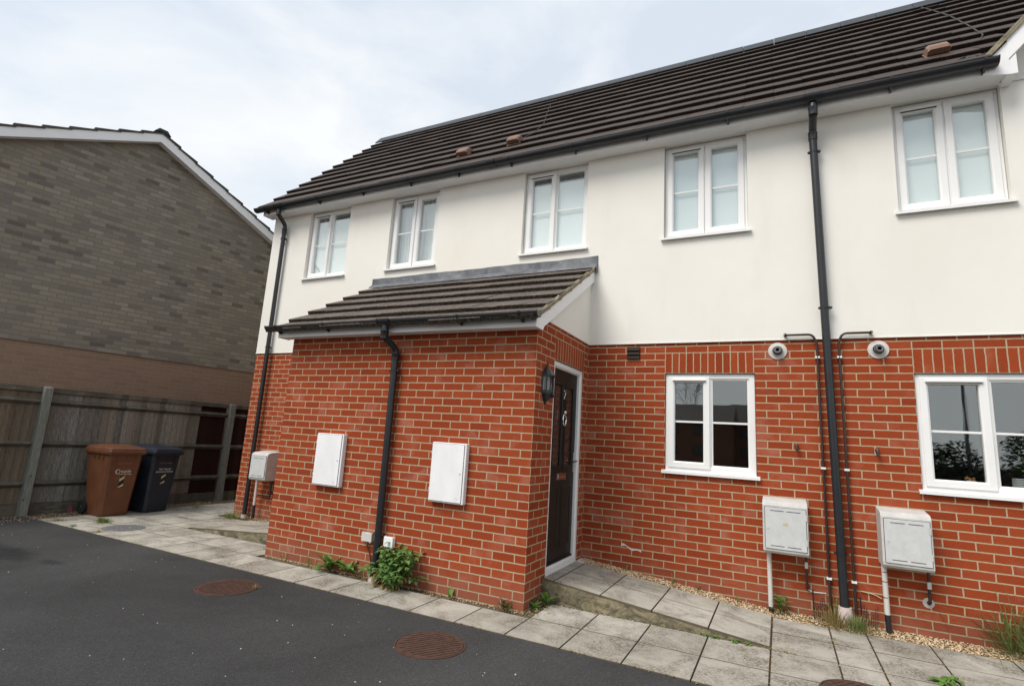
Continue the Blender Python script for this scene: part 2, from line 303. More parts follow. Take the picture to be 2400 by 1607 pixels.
# ------------------------------------------------------------------ mesh helpers
class MB:
    def __init__(s): s.v = []; s.f = []
    def add(s, vs, fs):
        k = len(s.v); s.v += [tuple(v) for v in vs]; s.f += [tuple(i + k for i in f) for f in fs]; return s
    def box(s, x0, x1, y0, y1, z0, z1):
        return s.add([(x0, y0, z0), (x1, y0, z0), (x1, y1, z0), (x0, y1, z0), (x0, y0, z1), (x1, y0, z1), (x1, y1, z1), (x0, y1, z1)],
                     [(0, 3, 2, 1), (4, 5, 6, 7), (0, 1, 5, 4), (1, 2, 6, 5), (2, 3, 7, 6), (3, 0, 4, 7)])
    def quad(s, a, b, c, d): return s.add([a, b, c, d], [(0, 1, 2, 3)])
    def prism(s, poly, axis, a, b):
        """poly of 2D points extruded along axis ('x': (y,z), 'y': (x,z), 'z': (x,y))"""
        def mk(p, t): return (t, p[0], p[1]) if axis == 'x' else ((p[0], t, p[1]) if axis == 'y' else (p[0], p[1], t))
        n = len(poly)
        return s.add([mk(p, a) for p in poly] + [mk(p, b) for p in poly],
                     [tuple(range(n)), tuple(range(2 * n - 1, n - 1, -1))] + [(i, i + n, (i + 1) % n + n, (i + 1) % n) for i in range(n)])
    def tube(s, pts, r, n=12, caps=True):
        pts = [Vector(p) for p in pts]; rs = r if isinstance(r, (list, tuple)) else [r] * len(pts)
        rings = []; up = None
        for i, p in enumerate(pts):
            t = (pts[min(i + 1, len(pts) - 1)] - pts[max(i - 1, 0)]).normalized()
            if up is None: up = Vector((0, 0, 1)) if abs(t.z) < .9 else Vector((1, 0, 0))
            a = t.cross(up).normalized(); b = a.cross(t).normalized(); up = b
            rings.append([p + a * math.cos(2 * math.pi * k / n) * rs[i] + b * math.sin(2 * math.pi * k / n) * rs[i] for k in range(n)])
        k0 = [v for r_ in rings for v in r_]
        fs = [(i * n + k, i * n + (k + 1) % n, (i + 1) * n + (k + 1) % n, (i + 1) * n + k) for i in range(len(pts) - 1) for k in range(n)]
        if caps: fs += [tuple(range(n - 1, -1, -1)), tuple((len(pts) - 1) * n + k for k in range(n))]
        return s.add(k0, fs)
    def lathe(s, prof, c, n=20, axis='z', a0=0, a1=2 * math.pi):
        full = abs(a1 - a0 - 2 * math.pi) < 1e-6; m_ = n if full else n + 1
        vs = []
        for (r, h) in prof:
            for k in range(m_):
                a = a0 + (a1 - a0) * k / n; x, y = r * math.cos(a), r * math.sin(a)
                vs.append((c[0] + x, c[1] + y, c[2] + h) if axis == 'z' else (c[0] + x, c[1] + h, c[2] + y) if axis == 'y' else (c[0] + h, c[1] + x, c[2] + y))
        fs = [(i * m_ + k, i * m_ + (k + 1) % m_, (i + 1) * m_ + (k + 1) % m_, (i + 1) * m_ + k) for i in range(len(prof) - 1) for k in range(n if not full else n)]
        return s.add(vs, fs)
    def ring(s, x0, x1, z0, z1, w, y0, y1, ch=.010, f=None):
        """mitred window ring, front at y0, back at y1, chamfered inner edge. f maps (a,y,z)->xyz"""
        f = f or (lambda a, y, z: (a, y, z))
        prof = [(0, y1), (0, y0 + .003), (.003, y0), (w - ch, y0), (w, y0 + ch * .8), (w, y1)]
        vs = []
        for (i, y) in prof: vs += [f(x0 + i, y, z0 + i), f(x1 - i, y, z0 + i), f(x1 - i, y, z1 - i), f(x0 + i, y, z1 - i)]
        n = len(prof)
        fs = [(a * 4 + k, a * 4 + (k + 1) % 4, ((a + 1) % n) * 4 + (k + 1) % 4, ((a + 1) % n) * 4 + k) for a in range(n) for k in range(4)]
        return s.add(vs, fs)
    def build(s, name, mat, parent=None, smooth=False, bevel=0, fix=True):
        me = bpy.data.meshes.new(name)
        off = Vector(parent['_o']) if parent is not None and '_o' in parent else Vector((0, 0, 0))
        me.from_pydata([(v[0] - off.x, v[1] - off.y, v[2] - off.z) for v in s.v], [], s.f)
        if fix:
            bm = bmesh.new(); bm.from_mesh(me); bmesh.ops.recalc_face_normals(bm, faces=bm.faces); bm.to_mesh(me); bm.free()
        me.materials.append(mat if not isinstance(mat, str) else M[mat]); me.update()
        o = bpy.data.objects.new(name, me); COL.objects.link(o)
        if parent is not None:
            o.parent = parent; o['_o'] = list(off) if '_o' in parent else [0, 0, 0]
        if smooth:
            for p in me.polygons: p.use_smooth = True
            try: me.set_sharp_from_angle(angle=rad(40))
            except Exception: pass
        if bevel:
            b = o.modifiers.new('bevel', 'BEVEL'); b.width = bevel; b.segments = 2; b.limit_method = 'ANGLE'; b.angle_limit = rad(50)
        return o
def thing(name, label, cat, loc, group=None):
    o = bpy.data.objects.new(name, None); COL.objects.link(o); o.location = loc; o.empty_display_size = .1
    o['label'] = label; o['category'] = cat; o['_o'] = list(loc)
    if group: o['group'] = group
    return o
def tag(o, label=None, cat=None, group=None, kind=None):
    for k, v in (('label', label), ('category', cat), ('group', group), ('kind', kind)):
        if v: o[k] = v
    return o
def wall_cells(mb, a0, a1, z0, z1, holes, t0, t1, axis='y'):
    xs = sorted(set([a0, a1] + [h[0] for h in holes] + [h[1] for h in holes])); zs = sorted(set([z0, z1] + [h[2] for h in holes] + [h[3] for h in holes]))
    xs = [x for x in xs if a0 <= x <= a1]; zs = [z for z in zs if z0 <= z <= z1]
    def inside(x, z): return any(h[0] < x < h[1] and h[2] < z < h[3] for h in holes)
    nx, nz = len(xs) - 1, len(zs) - 1
    full = {(i, j) for i in range(nx) for j in range(nz) if not inside((xs[i] + xs[i + 1]) / 2, (zs[j] + zs[j + 1]) / 2)}
    def P(x, t, z): return (x, t, z) if axis == 'y' else (t, x, z)
    for (i, j) in full:
        x0_, x1_, z0_, z1_ = xs[i], xs[i + 1], zs[j], zs[j + 1]
        mb.quad(P(x0_, t0, z0_), P(x1_, t0, z0_), P(x1_, t0, z1_), P(x0_, t0, z1_)); mb.quad(P(x0_, t1, z0_), P(x0_, t1, z1_), P(x1_, t1, z1_), P(x1_, t1, z0_))
        if (i - 1, j) not in full: mb.quad(P(x0_, t0, z0_), P(x0_, t0, z1_), P(x0_, t1, z1_), P(x0_, t1, z0_))
        if (i + 1, j) not in full: mb.quad(P(x1_, t0, z0_), P(x1_, t1, z0_), P(x1_, t1, z1_), P(x1_, t0, z1_))
        if (i, j - 1) not in full: mb.quad(P(x0_, t0, z0_), P(x0_, t1, z0_), P(x1_, t1, z0_), P(x1_, t0, z0_))
        if (i, j + 1) not in full: mb.quad(P(x0_, t0, z1_), P(x1_, t0, z1_), P(x1_, t1, z1_), P(x0_, t1, z1_))
    return mb
# ------------------------------------------------------------------ setting: ground, paving, ramps
D = 1.513                                   # face of the main brick wall
XL = -5.878                                 # left end of the terrace
def struct(o): o['kind'] = 'structure'; return o
g = MB().quad((-90, -90, -.03), (90, -90, -.03), (90, 90, -.03), (-90, 90, -.03)); struct(g.build('ground', 'earth'))
g = MB().quad((-7.42, -70, 0), (40, -70, 0), (40, -.592, 0), (-7.42, -.592, 0)); struct(g.build('road', 'tarmac'))
def slab(mb, x0, x1, y0, y1, zf, gap=.0036, th=.05):
    x0 += gap; x1 -= gap; y0 += gap; y1 -= gap; c = .0032; j = [random.uniform(-.0014, .0014) for _ in range(4)]
    pts = [(x0, y0), (x1, y0), (x1, y1), (x0, y1)]; ins = [(x0 + c, y0 + c), (x1 - c, y0 + c), (x1 - c, y1 - c), (x0 + c, y1 - c)]
    b = [(x, y, zf(x, y) - th) for x, y in pts]; m_ = [(x, y, zf(x, y) - c * .7 + j[i]) for i, (x, y) in enumerate(pts)]; t = [(x, y, zf(x, y) + j[i]) for i, (x, y) in enumerate(ins)]
    mb.add(b + m_ + t, [(0, 1, 5, 4), (1, 2, 6, 5), (2, 3, 7, 6), (3, 0, 4, 7), (4, 5, 9, 8), (5, 6, 10, 9), (6, 7, 11, 10), (7, 4, 8, 11), (8, 9, 10, 11)])
flat = lambda x, y: .004
pv = MB(); XS = [.112 - .45 * k for k in range(12)][::-1]; XS = [-7.07, -6.55, -6.13, -5.70, -5.26] + [x for x in XS if x > -5.0]
XR = [.112, .562, 1.012, 1.467, 1.92, 2.365, 2.642, 3.08, 3.595, 4.05, 4.5, 4.95, 5.4]
for a, b in zip(XS, XS[1:]):
    slab(pv, a, b, -.585, -.115, flat)
    if b <= -3.2: slab(pv, a, b, -.115, .36, flat)
for a, b in zip([-7.07, -6.55, -6.13, -5.70, -5.26], [-6.55, -6.13, -5.70, -5.26, -5.2]):
    if b == -5.2: continue
    for y0, y1 in ((.36, .82), (.82, 1.28)): slab(pv, a, b, y0, y1, flat)
for a, b in zip([-7.07, -6.62, -6.17], [-6.62, -6.17, -5.95]):
    y = 1.28
    while y < 6: slab(pv, a, b, y, y + .45, flat); y += .45
slab(pv, .112, .562, -.102, .37, flat)
for a, b in zip(XR, XR[1:]):
    slab(pv, a, b, -.585, -.102, flat)
    if a > .2: slab(pv, a, b, -.102, .375, flat)
    if a >= 1.91:
        slab(pv, a, b, .375, .845, flat); slab(pv, a, b, .845, 1.30 if a < 3.5 else 1.33, flat)
def dirty_edges(o):
    o.data.materials.append(M['joint'])
    for p in o.data.polygons:
        if p.normal.z < .93: p.material_index = 1
    return o
slab(pv, -3.488, -3.262, -.115, .36, flat)
struct(dirty_edges(pv.build('pavement', 'slab', fix=False)))
jb = MB().box(-7.1, 8, -.6, 6.4, -.06, -.012); struct(jb.build('path', 'joint'))
# the two short ramps up to the doors either side of the porch
def ramp(x_low, x_high, z_low, z_high, xs):
    zf = lambda x, y: z_low + (z_high - z_low) * (x - x_low) / (x_high - x_low)
    mb = MB(); a, b = sorted((x_low, x_high)); n = 14
    for k in range(n):
        x0, x1 = a + (b - a) * k / n, a + (b - a) * (k + 1) / n
        q = .004
        vs = []
        for x in (x0, x1):
            for (y, z) in ((.385 + q * math.sin(x * 17), -.02), (.385 + q * math.sin(x * 9), zf(x, 0) - .012 + .004 * math.sin(x * 31)), (1.31, zf(x, 0) - .012), (1.31, -.02)): vs.append((x, y, z))
        mb.add(vs, [(0, 4, 5, 1), (1, 5, 6, 2), (2, 6, 7, 3)] + ([(0, 1, 2, 3)] if k == 0 else []) + ([(4, 7, 6, 5)] if k == n - 1 else []))
    r = struct(mb.build('ramp', 'rampside'))
    sb = MB()
    for x0, x1 in zip(xs, xs[1:]):
        for y0, y1 in ((.388, .86), (.86, 1.305)): slab(sb, x0, x1, y0, y1, lambda x, y: zf(x, y) + .006, th=.03)
    dirty_edges(sb.build('ramp_slab', 'slab', r, fix=False))
ramp(1.92, 0.003, .012, .205, [.004, .115, .562, 1.012, 1.467, 1.918])
ramp(-5.2, -3.258, .012, .16, [-5.19, -4.838, -4.388, -3.938, -3.488, -3.26])
# gravel margins (stuff)
def ico():
    t = (1 + 5 ** .5) / 2
    v = [(-1, t, 0), (1, t, 0), (-1, -t, 0), (1, -t, 0), (0, -1, t), (0, 1, t), (0, -1, -t), (0, 1, -t), (t, 0, -1), (t, 0, 1), (-t, 0, -1), (-t, 0, 1)]
    f = [(0, 11, 5), (0, 5, 1), (0, 1, 7), (0, 7, 10), (0, 10, 11), (1, 5, 9), (5, 11, 4), (11, 10, 2), (10, 7, 6), (7, 1, 8), (3, 9, 4), (3, 4, 2), (3, 2, 6), (3, 6, 8), (3, 8, 9), (4, 9, 5), (2, 4, 11), (6, 2, 10), (8, 6, 7), (9, 8, 1)]
    return [Vector(p).normalized() for p in v], f
IV, IF = ico()
def pebbles(mb, n, fx, rmin=.004, rmax=.009):
    for _ in range(n):
        x, y, z = fx(); r = random.uniform(rmin, rmax)
        R_ = Matrix.Rotation(random.uniform(0, 6.28), 3, 'Z') @ Matrix.Rotation(random.uniform(-.5, .5), 3, 'X')
        sc = Vector((r * random.uniform(.9, 1.5), r, r * random.uniform(.5, .9)))
        mb.add([R_ @ Vector((v.x * sc.x, v.y * sc.y, v.z * sc.z)) + Vector((x, y, z)) for v in IV], IF)
def gz(x): return max(.200 - .1005 * x, .012) + .012
bed = MB(); n = 60
for k in range(n):
    x0, x1 = .02 + 6.0 * k / n, .02 + 6.0 * (k + 1) / n
    bed.quad((x0, 1.30, gz(x0) - .03), (x1, 1.30, gz(x1) - .03), (x1, 1.53, gz(x1) - .006), (x0, 1.53, gz(x0) - .006))
bed.build('gravel', 'earth', fix=False)['kind'] = 'stuff'
pb = MB()
def f1():
    x = random.uniform(.02, 5.6); y = random.uniform(1.30 + (.05 if x < .6 else 0), 1.515); return x, y, gz(x) - .02 + (y - 1.3) * .10
pebbles(pb, 5600, f1)
pebbles(pb, 500, lambda: (random.uniform(-3.2, .02), -.004 - abs(random.gauss(0, .035)), .004), .003, .006)
pebbles(pb, 260, lambda: (random.uniform(-5.6, -3.3), 1.33 + random.random() * .17, .02 + .1 * random.random() * .1), .004, .008)
pebbles(pb, 120, lambda: (random.gauss(.02, .06), random.uniform(.0, .36), .004), .003, .006)
o = pb.build('gravel', 'gravel', fix=False); o['kind'] = 'stuff'
pb = MB(); pebbles(pb, 2600, lambda: (random.uniform(-7.5, -7.08) if random.random() < .85 else random.gauss(-7.02, .05), random.uniform(-1.9, 3.5), random.uniform(-.012, .006)), .005, .011)
o = pb.build('gravel', 'gravel_d', fix=False); o['kind'] = 'stuff'
pb = MB()
for _ in range(95):
    x = random.uniform(-7, 2.3); y = random.uniform(-3.4, -.62); 
    pebbles(pb, 1, lambda: (x, y, .002), .0022, .0065)
pebbles(pb, 26, lambda: (random.uniform(.2, 3.0), random.uniform(.32, .40), .008), .004, .007)
o = pb.build('loose_grit', 'pebble', fix=False); o['kind'] = 'stuff'

# ------------------------------------------------------------------ the terrace
house = thing('terraced_house', 'two storey terraced house, red brick below, cream render above, with brick porch', 'house', (0, D, 0))
HX = 9.0
OP_G1 = (.9, 1.81, J(16), J(2)); OP_G2 = (3.15, 4.36, J(16), J(2))
UP = [(-5.0, -4.11), (-3.255, -2.376), (-.985, -.085), (.869, 1.775), (3.125, 3.972)]
ZS, ZH = 3.85, 5.040
w = MB(); wall_cells(w, XL, HX, -.1, J(-2.5) - .002, [OP_G1, OP_G2], D, D + .28)
wall_cells(w, D + .28, 6.8, -.1, J(-2.5) - .002, [], XL, XL + .28, axis='x')
brick_wall = w.build('brick_wall', 'brick', house)
for (x0, x1) in (OP_G1[:2], OP_G2[:2]):
    s_ = MB().box(x0 - .003, x1 - .006, D - .0025, D + .1, J(2), J(-1) + .004); s_.build('lintel', 'soldier', house)
w = MB(); wall_cells(w, XL - .004, HX, J(-2.5), 5.055, [(a, b, ZS, ZH + .001) for a, b in UP], D - .014, D + .28)
wall_cells(w, D + .28, 6.8, J(-2.5), 5.055, [], XL - .004, XL + .28, axis='x')
w.prism([(D + .28, 5.055), (6.8, 5.055), (4.1, 7.85)], 'x', XL - .004, XL + .2)
render_wall = w.build('rendered_wall', 'render', house)
MB().box(XL - .008, HX, D - .020, D - .014, J(-2.5) - .004, J(-2.5) + .006).build('drip_bead', 'render', house)
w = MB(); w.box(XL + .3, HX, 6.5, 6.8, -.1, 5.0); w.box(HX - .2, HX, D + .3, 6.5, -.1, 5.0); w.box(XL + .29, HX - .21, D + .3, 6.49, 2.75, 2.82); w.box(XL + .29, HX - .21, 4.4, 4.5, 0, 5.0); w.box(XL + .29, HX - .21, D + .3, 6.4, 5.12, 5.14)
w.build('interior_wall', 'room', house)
# porch
w = MB(); wall_cells(w, -3.255, -.004, -.1, 2.55, [], 0, .1); porch_front = w.build('porch_front_wall', 'brick_f', house)
w = MB(); DO = (.455, 1.352, .20, J(2)); wall_cells(w, .1, D - .001, -.1, J(-2.5), [(max(DO[0], .1), DO[1], DO[2], DO[3])], -.1, 0, axis='x'); w.box(-.004, 0, 0, .1, -.1, J(-2.5))
side = w.build('porch_side_wall', 'brick', house)
w = MB(); wall_cells(w, .101, D, -.1, J(-2.5), [], -3.255, -3.155, axis='x'); w.build('porch_side_wall', 'brick', house)
MB().box(-.1, .0025, DO[0] + .0, DO[1], J(2), J(-1)).build('lintel', 'soldier_d', house)
PR = lambda y: 2.72 + .6 * y               # top line of the porch roof tiles
MB().prism([(.02, J(-2.5)), (D - .013, J(-2.5)), (D - .013, PR(D) - .19), (.17, PR(.17) - .19)], 'x', -.1, .010).build('rendered_wall', 'render', house)
MB().prism([(.02, J(-2.5)), (D - .013, J(-2.5)), (D - .013, PR(D) - .1), (.1, PR(.1) - .1)], 'x', -3.26, -3.16).build('rendered_wall', 'render', house)
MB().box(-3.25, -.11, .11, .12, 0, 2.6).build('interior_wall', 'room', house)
def tiles(mb, x0, x1, e, d, n, g, tw=.298, th=.044, flip=False, xlim=None):
    """interlocking tiles: e=(y,z) eave point, d=(dy,dz) unit slope vector"""
    nrm = Vector((0, -d[1], d[0])) if not flip else Vector((0, d[1], -d[0]))
    if nrm.z < 0: nrm = -nrm
    for i in range(n):
        x = x0; s0 = i * g - (.03 if i == 0 else 0); s1 = min((i + 1), n) * g + .05
        while x < x1 - .02:
            xe = min(x + tw, x1)
            if xlim and x > xlim(i): break
            j = random.uniform(-.003, .004); j2 = random.uniform(-.006, .006)
            def P(xx, s, h): return (xx, e[0] + d[0] * s + nrm.y * h, e[1] + d[1] * s + nrm.z * h)
            a, b = x + .0015, xe - .0015
            mb.add([P(a, s0 + j2, -.004 + j), P(b, s0 + j2, -.004 + j), P(b, s1, -.034), P(a, s1, -.034), P(a, s0 + j2, th + j - .006), P(b, s0 + j2, th + j - .006), P(b, s1, -.006), P(a, s1, -.006),
                    P(a, s0 + j2 + .006, th + j), P(b, s0 + j2 + .006, th + j)],
                   [(0, 3, 2, 1), (0, 1, 5, 4), (4, 5, 9, 8), (8, 9, 6, 7), (1, 2, 6, 9, 5), (0, 4, 8, 7, 3), (2, 3, 7, 6)])
            x = xe
EY, EZ, RY, RZ = 1.235, 5.145, 3.99, 7.98
sl_ = math.hypot(RY - EY, RZ - EZ); dd = ((RY - EY) / sl_, (RZ - EZ) / sl_)
r = MB(); tiles(r, XL - .105, HX, (EY, EZ), dd, 11, sl_ / 11.2, xlim=lambda i: 3.62 + i * .232)
tiles(r, XL - .105, HX, (2 * RY - EY, EZ), (-dd[0], dd[1]), 11, sl_ / 11.2)
def mossy_shaded_butts(o, key, d):  # gives the down-slope tile ends the darker moss and painted-shade colour
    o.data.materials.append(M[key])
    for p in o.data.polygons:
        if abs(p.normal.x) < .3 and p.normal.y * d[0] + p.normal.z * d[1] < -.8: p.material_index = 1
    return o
roof = mossy_shaded_butts(r.build('roof', 'tile', house, fix=False), 'butt', dd)
MB().prism([(1.33, EZ - .02), (RY, RZ - .09), (2 * RY - 1.33, EZ - .02)], 'x', XL - .07, 3.93).build('roof_underlay', 'slot', roof)
r = MB(); x = XL - .11
while x < HX:
    q = random.uniform(-.004, .004)
    r.prism([(RY - .185, RZ - .120), (RY - .02, RZ + .085 + q), (RY + .02, RZ + .085 + q), (RY + .185, RZ - .120), (RY + .165, RZ - .130), (RY, RZ + .05), (RY - .165, RZ - .130)], 'x', x, x + .444); x += .45
r.build('ridge', 'ridge', roof)
MB().box(XL - .09, 3.965, 1.307, 1.325, 5.038, 5.17).build('fascia', 'board', house)
MB().box(XL - .088, 3.965, 1.327, D - .016, 5.040, 5.050).build('soffit', 'board', house)
MB().prism([(1.327, 5.052), (1.327, 5.16), (1.42, 5.25), (RY, RZ - .13), (RY, RZ - .31), (1.52, 5.052)], 'x', XL - .088, XL - .07).build('bargeboard', 'board', house)
def gutter(x0, x1, yc, zc, r_, yf, brackets, joints=(), outs=()):
    arc = [(yc + r_ * math.cos(a), zc + r_ * math.sin(a)) for a in [math.pi + math.pi * k / 12 for k in range(13)]]
    inn = [(yc + (r_ - .004) * math.cos(a), zc + (r_ - .004) * math.sin(a)) for a in [math.pi + math.pi * k / 12 for k in range(13)]][::-1]
    mb = MB(); mb.prism(arc + inn, 'x', x0, x1)
    for x in (x0, x1 - .008):
        c = [(yc + (r_ + .004) * math.cos(a), zc + .003 + (r_ + .004) * math.sin(a)) for a in [math.pi + math.pi * k / 12 for k in range(13)]]
        mb.prism(c, 'x', x, x + .008)
    g_ = mb.build('gutter', 'black', house, smooth=False)
    for p in g_.data.polygons: p.use_smooth = False
    def band(x, w_, e_=.006):
        c = [(yc + (r_ + e_) * math.cos(a), zc + .004 + (r_ + e_) * math.sin(a)) for a in [math.pi + math.pi * k / 12 for k in range(13)]]
        i_ = [(yc + (r_ + .0005) * math.cos(a), zc + (r_ + .0005) * math.sin(a)) for a in [math.pi + math.pi * k / 12 for k in range(13)]][::-1]
        b.prism(c + i_, 'x', x - w_ / 2, x + w_ / 2)
    for x in brackets:
        b = MB(); band(x, .024); b.prism([(yc - .01, zc - r_ - .004), (yf, zc - .02), (yf, zc - r_ - .030), (yf - .022, zc - r_ - .026)], 'x', x - .009, x + .009); b.build('bracket', 'black', g_)
    for x, w_ in joints:
        b = MB(); band(x, w_, .009); band(x - w_ / 2, .016, .013); band(x + w_ / 2, .016, .013); b.build('union', 'black', g_)
    for x in outs:
        b = MB(); band(x, .15, .010); band(x - .075, .018, .014); band(x + .075, .018, .014); b.lathe([(.036, -r_ - .02), (.040, -r_ - .10), (.040, -r_ - .115)], (x, yc, zc), 16); b.build('outlet', 'black', g_, smooth=True)
    return g_
gutter(XL - .20, 3.90, 1.243, 5.142, .063, 1.307, [-5.82, -4.60, -3.68, -2.76, -1.93, -1.10, -.19, .70, 1.60, 3.09, 3.80], [(-1.37, .10)], [-5.50, 2.42])
# front gable at the right end
AX, AZ, SG = 6.35, 0, 1.09
def gz_(x): return 5.235 + SG * (x - 3.853)
az_ = gz_(AX)
bb = MB()
for s in (1, -1):
    fx = (lambda x: x) if s == 1 else (lambda x: 2 * AX - x)
    pts = [(fx(3.99), gz_(3.99) - .03 - .20), (fx(3.99), gz_(3.99) - .03), (AX, az_ - .03), (AX, az_ - .235)]
    bb.prism(pts, 'y', 1.285, 1.305)
bbo = bb.build('bargeboard', 'board', house)
MB().prism([(3.80, 5.036), (3.99, 4.998), (3.99, 5.33), (3.90, 5.235), (3.80, 5.13)], 'y', 1.289, 1.3065).prism([(3.99, 5.0), (4.045, 5.0), (4.045, 5.20), (3.99, 5.14)], 'y', 1.292, 1.3065).build('fascia', 'board', house)
MB().box(3.967, 4.04, 1.308, D - .017, 5.0, 5.012).build('soffit', 'board', house)
vb = MB(); n = 26
for k in range(n):
    x0, x1 = 3.82 + (AX - 3.82) * k / n, 3.82 + (AX - 3.82) * (k + 1) / n
    a = .004 * math.sin(k * .9)
    for d_, e0, e1, y_ in ((0, .0, .028, 1.268), (1, -.036, -.004, 1.262 + a)):
        vb.add([(x0, y_, gz_(x0) + e0), (x1, y_, gz_(x1) + e0), (x1, y_, gz_(x1) + e1), (x0, y_, gz_(x0) + e1), (x0, 1.40, gz_(x0) + e0), (x1, 1.40, gz_(x1) + e0), (x1, 1.40, gz_(x1) + e1), (x0, 1.40, gz_(x0) + e1)],
               [(0, 1, 2, 3), (3, 2, 6, 7), (0, 4, 5, 1), (1, 5, 6, 2), (0, 3, 7, 4)])
vb.build('verge_mortar', 'bedding', bbo)
gw = MB(); gw.prism([(3.985, 5.056), (2 * AX - 3.985, 5.056), (2 * AX - 3.985, gz_(3.985) - .06), (AX, az_ - .06), (3.985, gz_(3.985) - .06)], 'y', D - .016, D + .2)
for s in (1, -1):
    fx = (lambda x: x) if s == 1 else (lambda x: 2 * AX - x)
    MB().prism([(fx(4.0), gz_(4.0) - .20), (AX, az_ - .20), (AX, az_ - .188), (fx(4.0), gz_(4.0) - .188)], 'y', 1.3055, D - .017).build('soffit', 'board', house)
gw.build('rendered_wall', 'render', house)
MB().box(4.03, HX, D - .027, D - .0145, 5.045, 5.066).build('drip_bead', 'render', house)
gr = MB()
for s in (1, -1):
    fx = (lambda x: x) if s == 1 else (lambda x: 2 * AX - x)
    for k in range(10):
        xa, xb = 3.83 + (AX - 3.83) * k / 10, 3.83 + (AX - 3.83) * (k + 1) / 10 + .03
        gr.add([(fx(xa), 1.27, gz_(xa) + .03), (fx(xb), 1.27, gz_(xb) + .0), (fx(xb), 4.2 + .9 * (xb - 3.83), gz_(xb)), (fx(xa), 4.2 + .2 * (xa - 3.83), gz_(xa) + .03), (fx(xa), 1.27, gz_(xa)), (fx(xa), 4.2, gz_(xa))], [(0, 1, 2, 3), (4, 0, 3, 5)])
gr.build('roof', 'tile', house, fix=False)
# roof vents and cables
for vi, (vx, vy) in enumerate(((-2.12, 1.70), (-1.295, 1.75), (3.565, 1.66))):
    vz = EZ + (vy - EY) * dd[1] / dd[0] + .02
    v = MB(); sc = 1.0
    def Q(x, s, h): return (vx + x, vy + dd[0] * s - dd[1] * h, vz + dd[1] * s + dd[0] * h)
    v.add([Q(-.105, -.12, .005), Q(.105, -.12, .005), Q(.105, .15, .0), Q(-.105, .15, .0), Q(-.105, -.12, .014), Q(.105, -.12, .014), Q(.105, .15, .01), Q(-.105, .15, .01)], [(0, 1, 5, 4), (4, 5, 6, 7), (1, 2, 6, 5), (3, 0, 4, 7)])
    pr = [(-.085, .018), (-.11, .075), (-.08, .098), (.02, .095), (.12, .02)]
    vs = [Q(-.095, s, h - .012 * (h > .03)) for s, h in pr] + [Q(-.075, s, h + .006) for s, h in pr] + [Q(.075, s, h + .006) for s, h in pr] + [Q(.095, s, h - .012 * (h > .03)) for s, h in pr]
    fs = []
    for a in range(3):
        for k in range(4): fs.append((a * 5 + k, a * 5 + k + 1, a * 5 + k + 6, a * 5 + k + 5))
    fs += [(0, 1, 2, 3, 4), (19, 18, 17, 16, 15)]
    v.add(vs, fs)
    o = v.build('roof_vent', 'terra', roof)
    MB().add([Q(-.08, -.112, .035), Q(.08, -.112, .035), Q(.08, -.116, .085), Q(-.08, -.116, .085), Q(-.08, -.09, .03), Q(.08, -.09, .03)], [(0, 1, 2, 3), (0, 4, 5, 1)]).build('vent_slot', 'slot', o, fix=False) if False else None
def onroof(x, y, h=.05): return (x, y, EZ + (y - EY) * dd[1] / dd[0] + h)
c_ = MB(); c_.tube([onroof(3.98, 3.85), onroof(4.02, 3.5), onroof(4.06, 3.0), onroof(4.05, 2.4), onroof(4.02, 1.9), onroof(3.95, 1.75)], .007, 6); c_.tube([onroof(3.45, 1.93, .035), onroof(3.9, 1.98, .035)], .006, 6); c_.build('cable', 'slot', roof, smooth=True)
c_ = MB(); c_.tube([onroof(-1.55, 3.5, .04), onroof(-1.35, 2.9, .04), onroof(-1.14, 2.35, .05), onroof(-1.11, 2.0, .05), onroof(-1.2, 1.8, .06)], .006, 6); c_.build('cable', 'slot', roof, smooth=True)
# moss and debris at the bottom of the verge
ms_ = MB(); pebbles(ms_, 120, lambda: onroof(random.uniform(3.62, 3.86), 1.26 + abs(random.gauss(0, .035)), random.uniform(.02, .04)), .006, .014); ms_.build('moss', 'slot', roof, fix=False)

# porch roof
pd = math.hypot(1, .6); pdv = (1 / pd, .6 / pd); PE = (-.215, PR(-.215) - .028)
r = MB(); tiles(r, -3.475, .065, PE, pdv, 6, (D + .2) * pd / 5.95, th=.044)
proof = mossy_shaded_butts(r.build('porch_roof', 'tile_p', house, fix=False), 'butt_p', pdv)
MB().prism([(-.14, PR(-.14) - .06), (D - .02, PR(D) - .06), (D - .02, PR(D) - .16), (-.14, PR(-.14) - .12)], 'x', -3.33, .02).build('roof_underlay', 'slot', proof)
fl = MB(); n = 40; xa, xb = -3.485, .085
for k in range(n):
    x0, x1 = xa + (xb - xa) * k / n, xa + (xb - xa) * (k + 1) / n
    w0, w1 = [.004 * math.sin(x * 7) + .003 * math.sin(x * 23) for x in (x0, x1)]; h0, h1 = [.006 * math.sin(x * 5 + 1) + .004 * math.sin(x * 17) for x in (x0, x1)]
    yb = D - .014; zt = 3.738; zb = PR(yb) + .005
    fl.add([(x0, yb - .006, zt + h0 * .6), (x1, yb - .006, zt + h1 * .6), (x1, yb - .012 + w1, zb + .02), (x0, yb - .012 + w0, zb + .02), (x0, yb - .075 + w0, PR(yb - .075) + .016), (x1, yb - .075 + w1, PR(yb - .075) + .016), (x0, yb, zt + h0 * .6), (x1, yb, zt + h1 * .6), (x0, yb - .078 + w0, PR(yb - .078) - .0), (x1, yb - .078 + w1, PR(yb - .078) - .0)],
           [(0, 1, 2, 3), (3, 2, 5, 4), (6, 7, 1, 0), (4, 5, 9, 8)])
fl.add([(xb, yb, 3.738), (xb, yb - .007, 3.738), (xb, yb - .012, zb + .02), (xb, yb - .075, PR(yb - .075)), (xb, yb - .05, PR(yb) - .10), (xb, yb, PR(yb) - .10)], [(0, 1, 2, 3, 4, 5)])
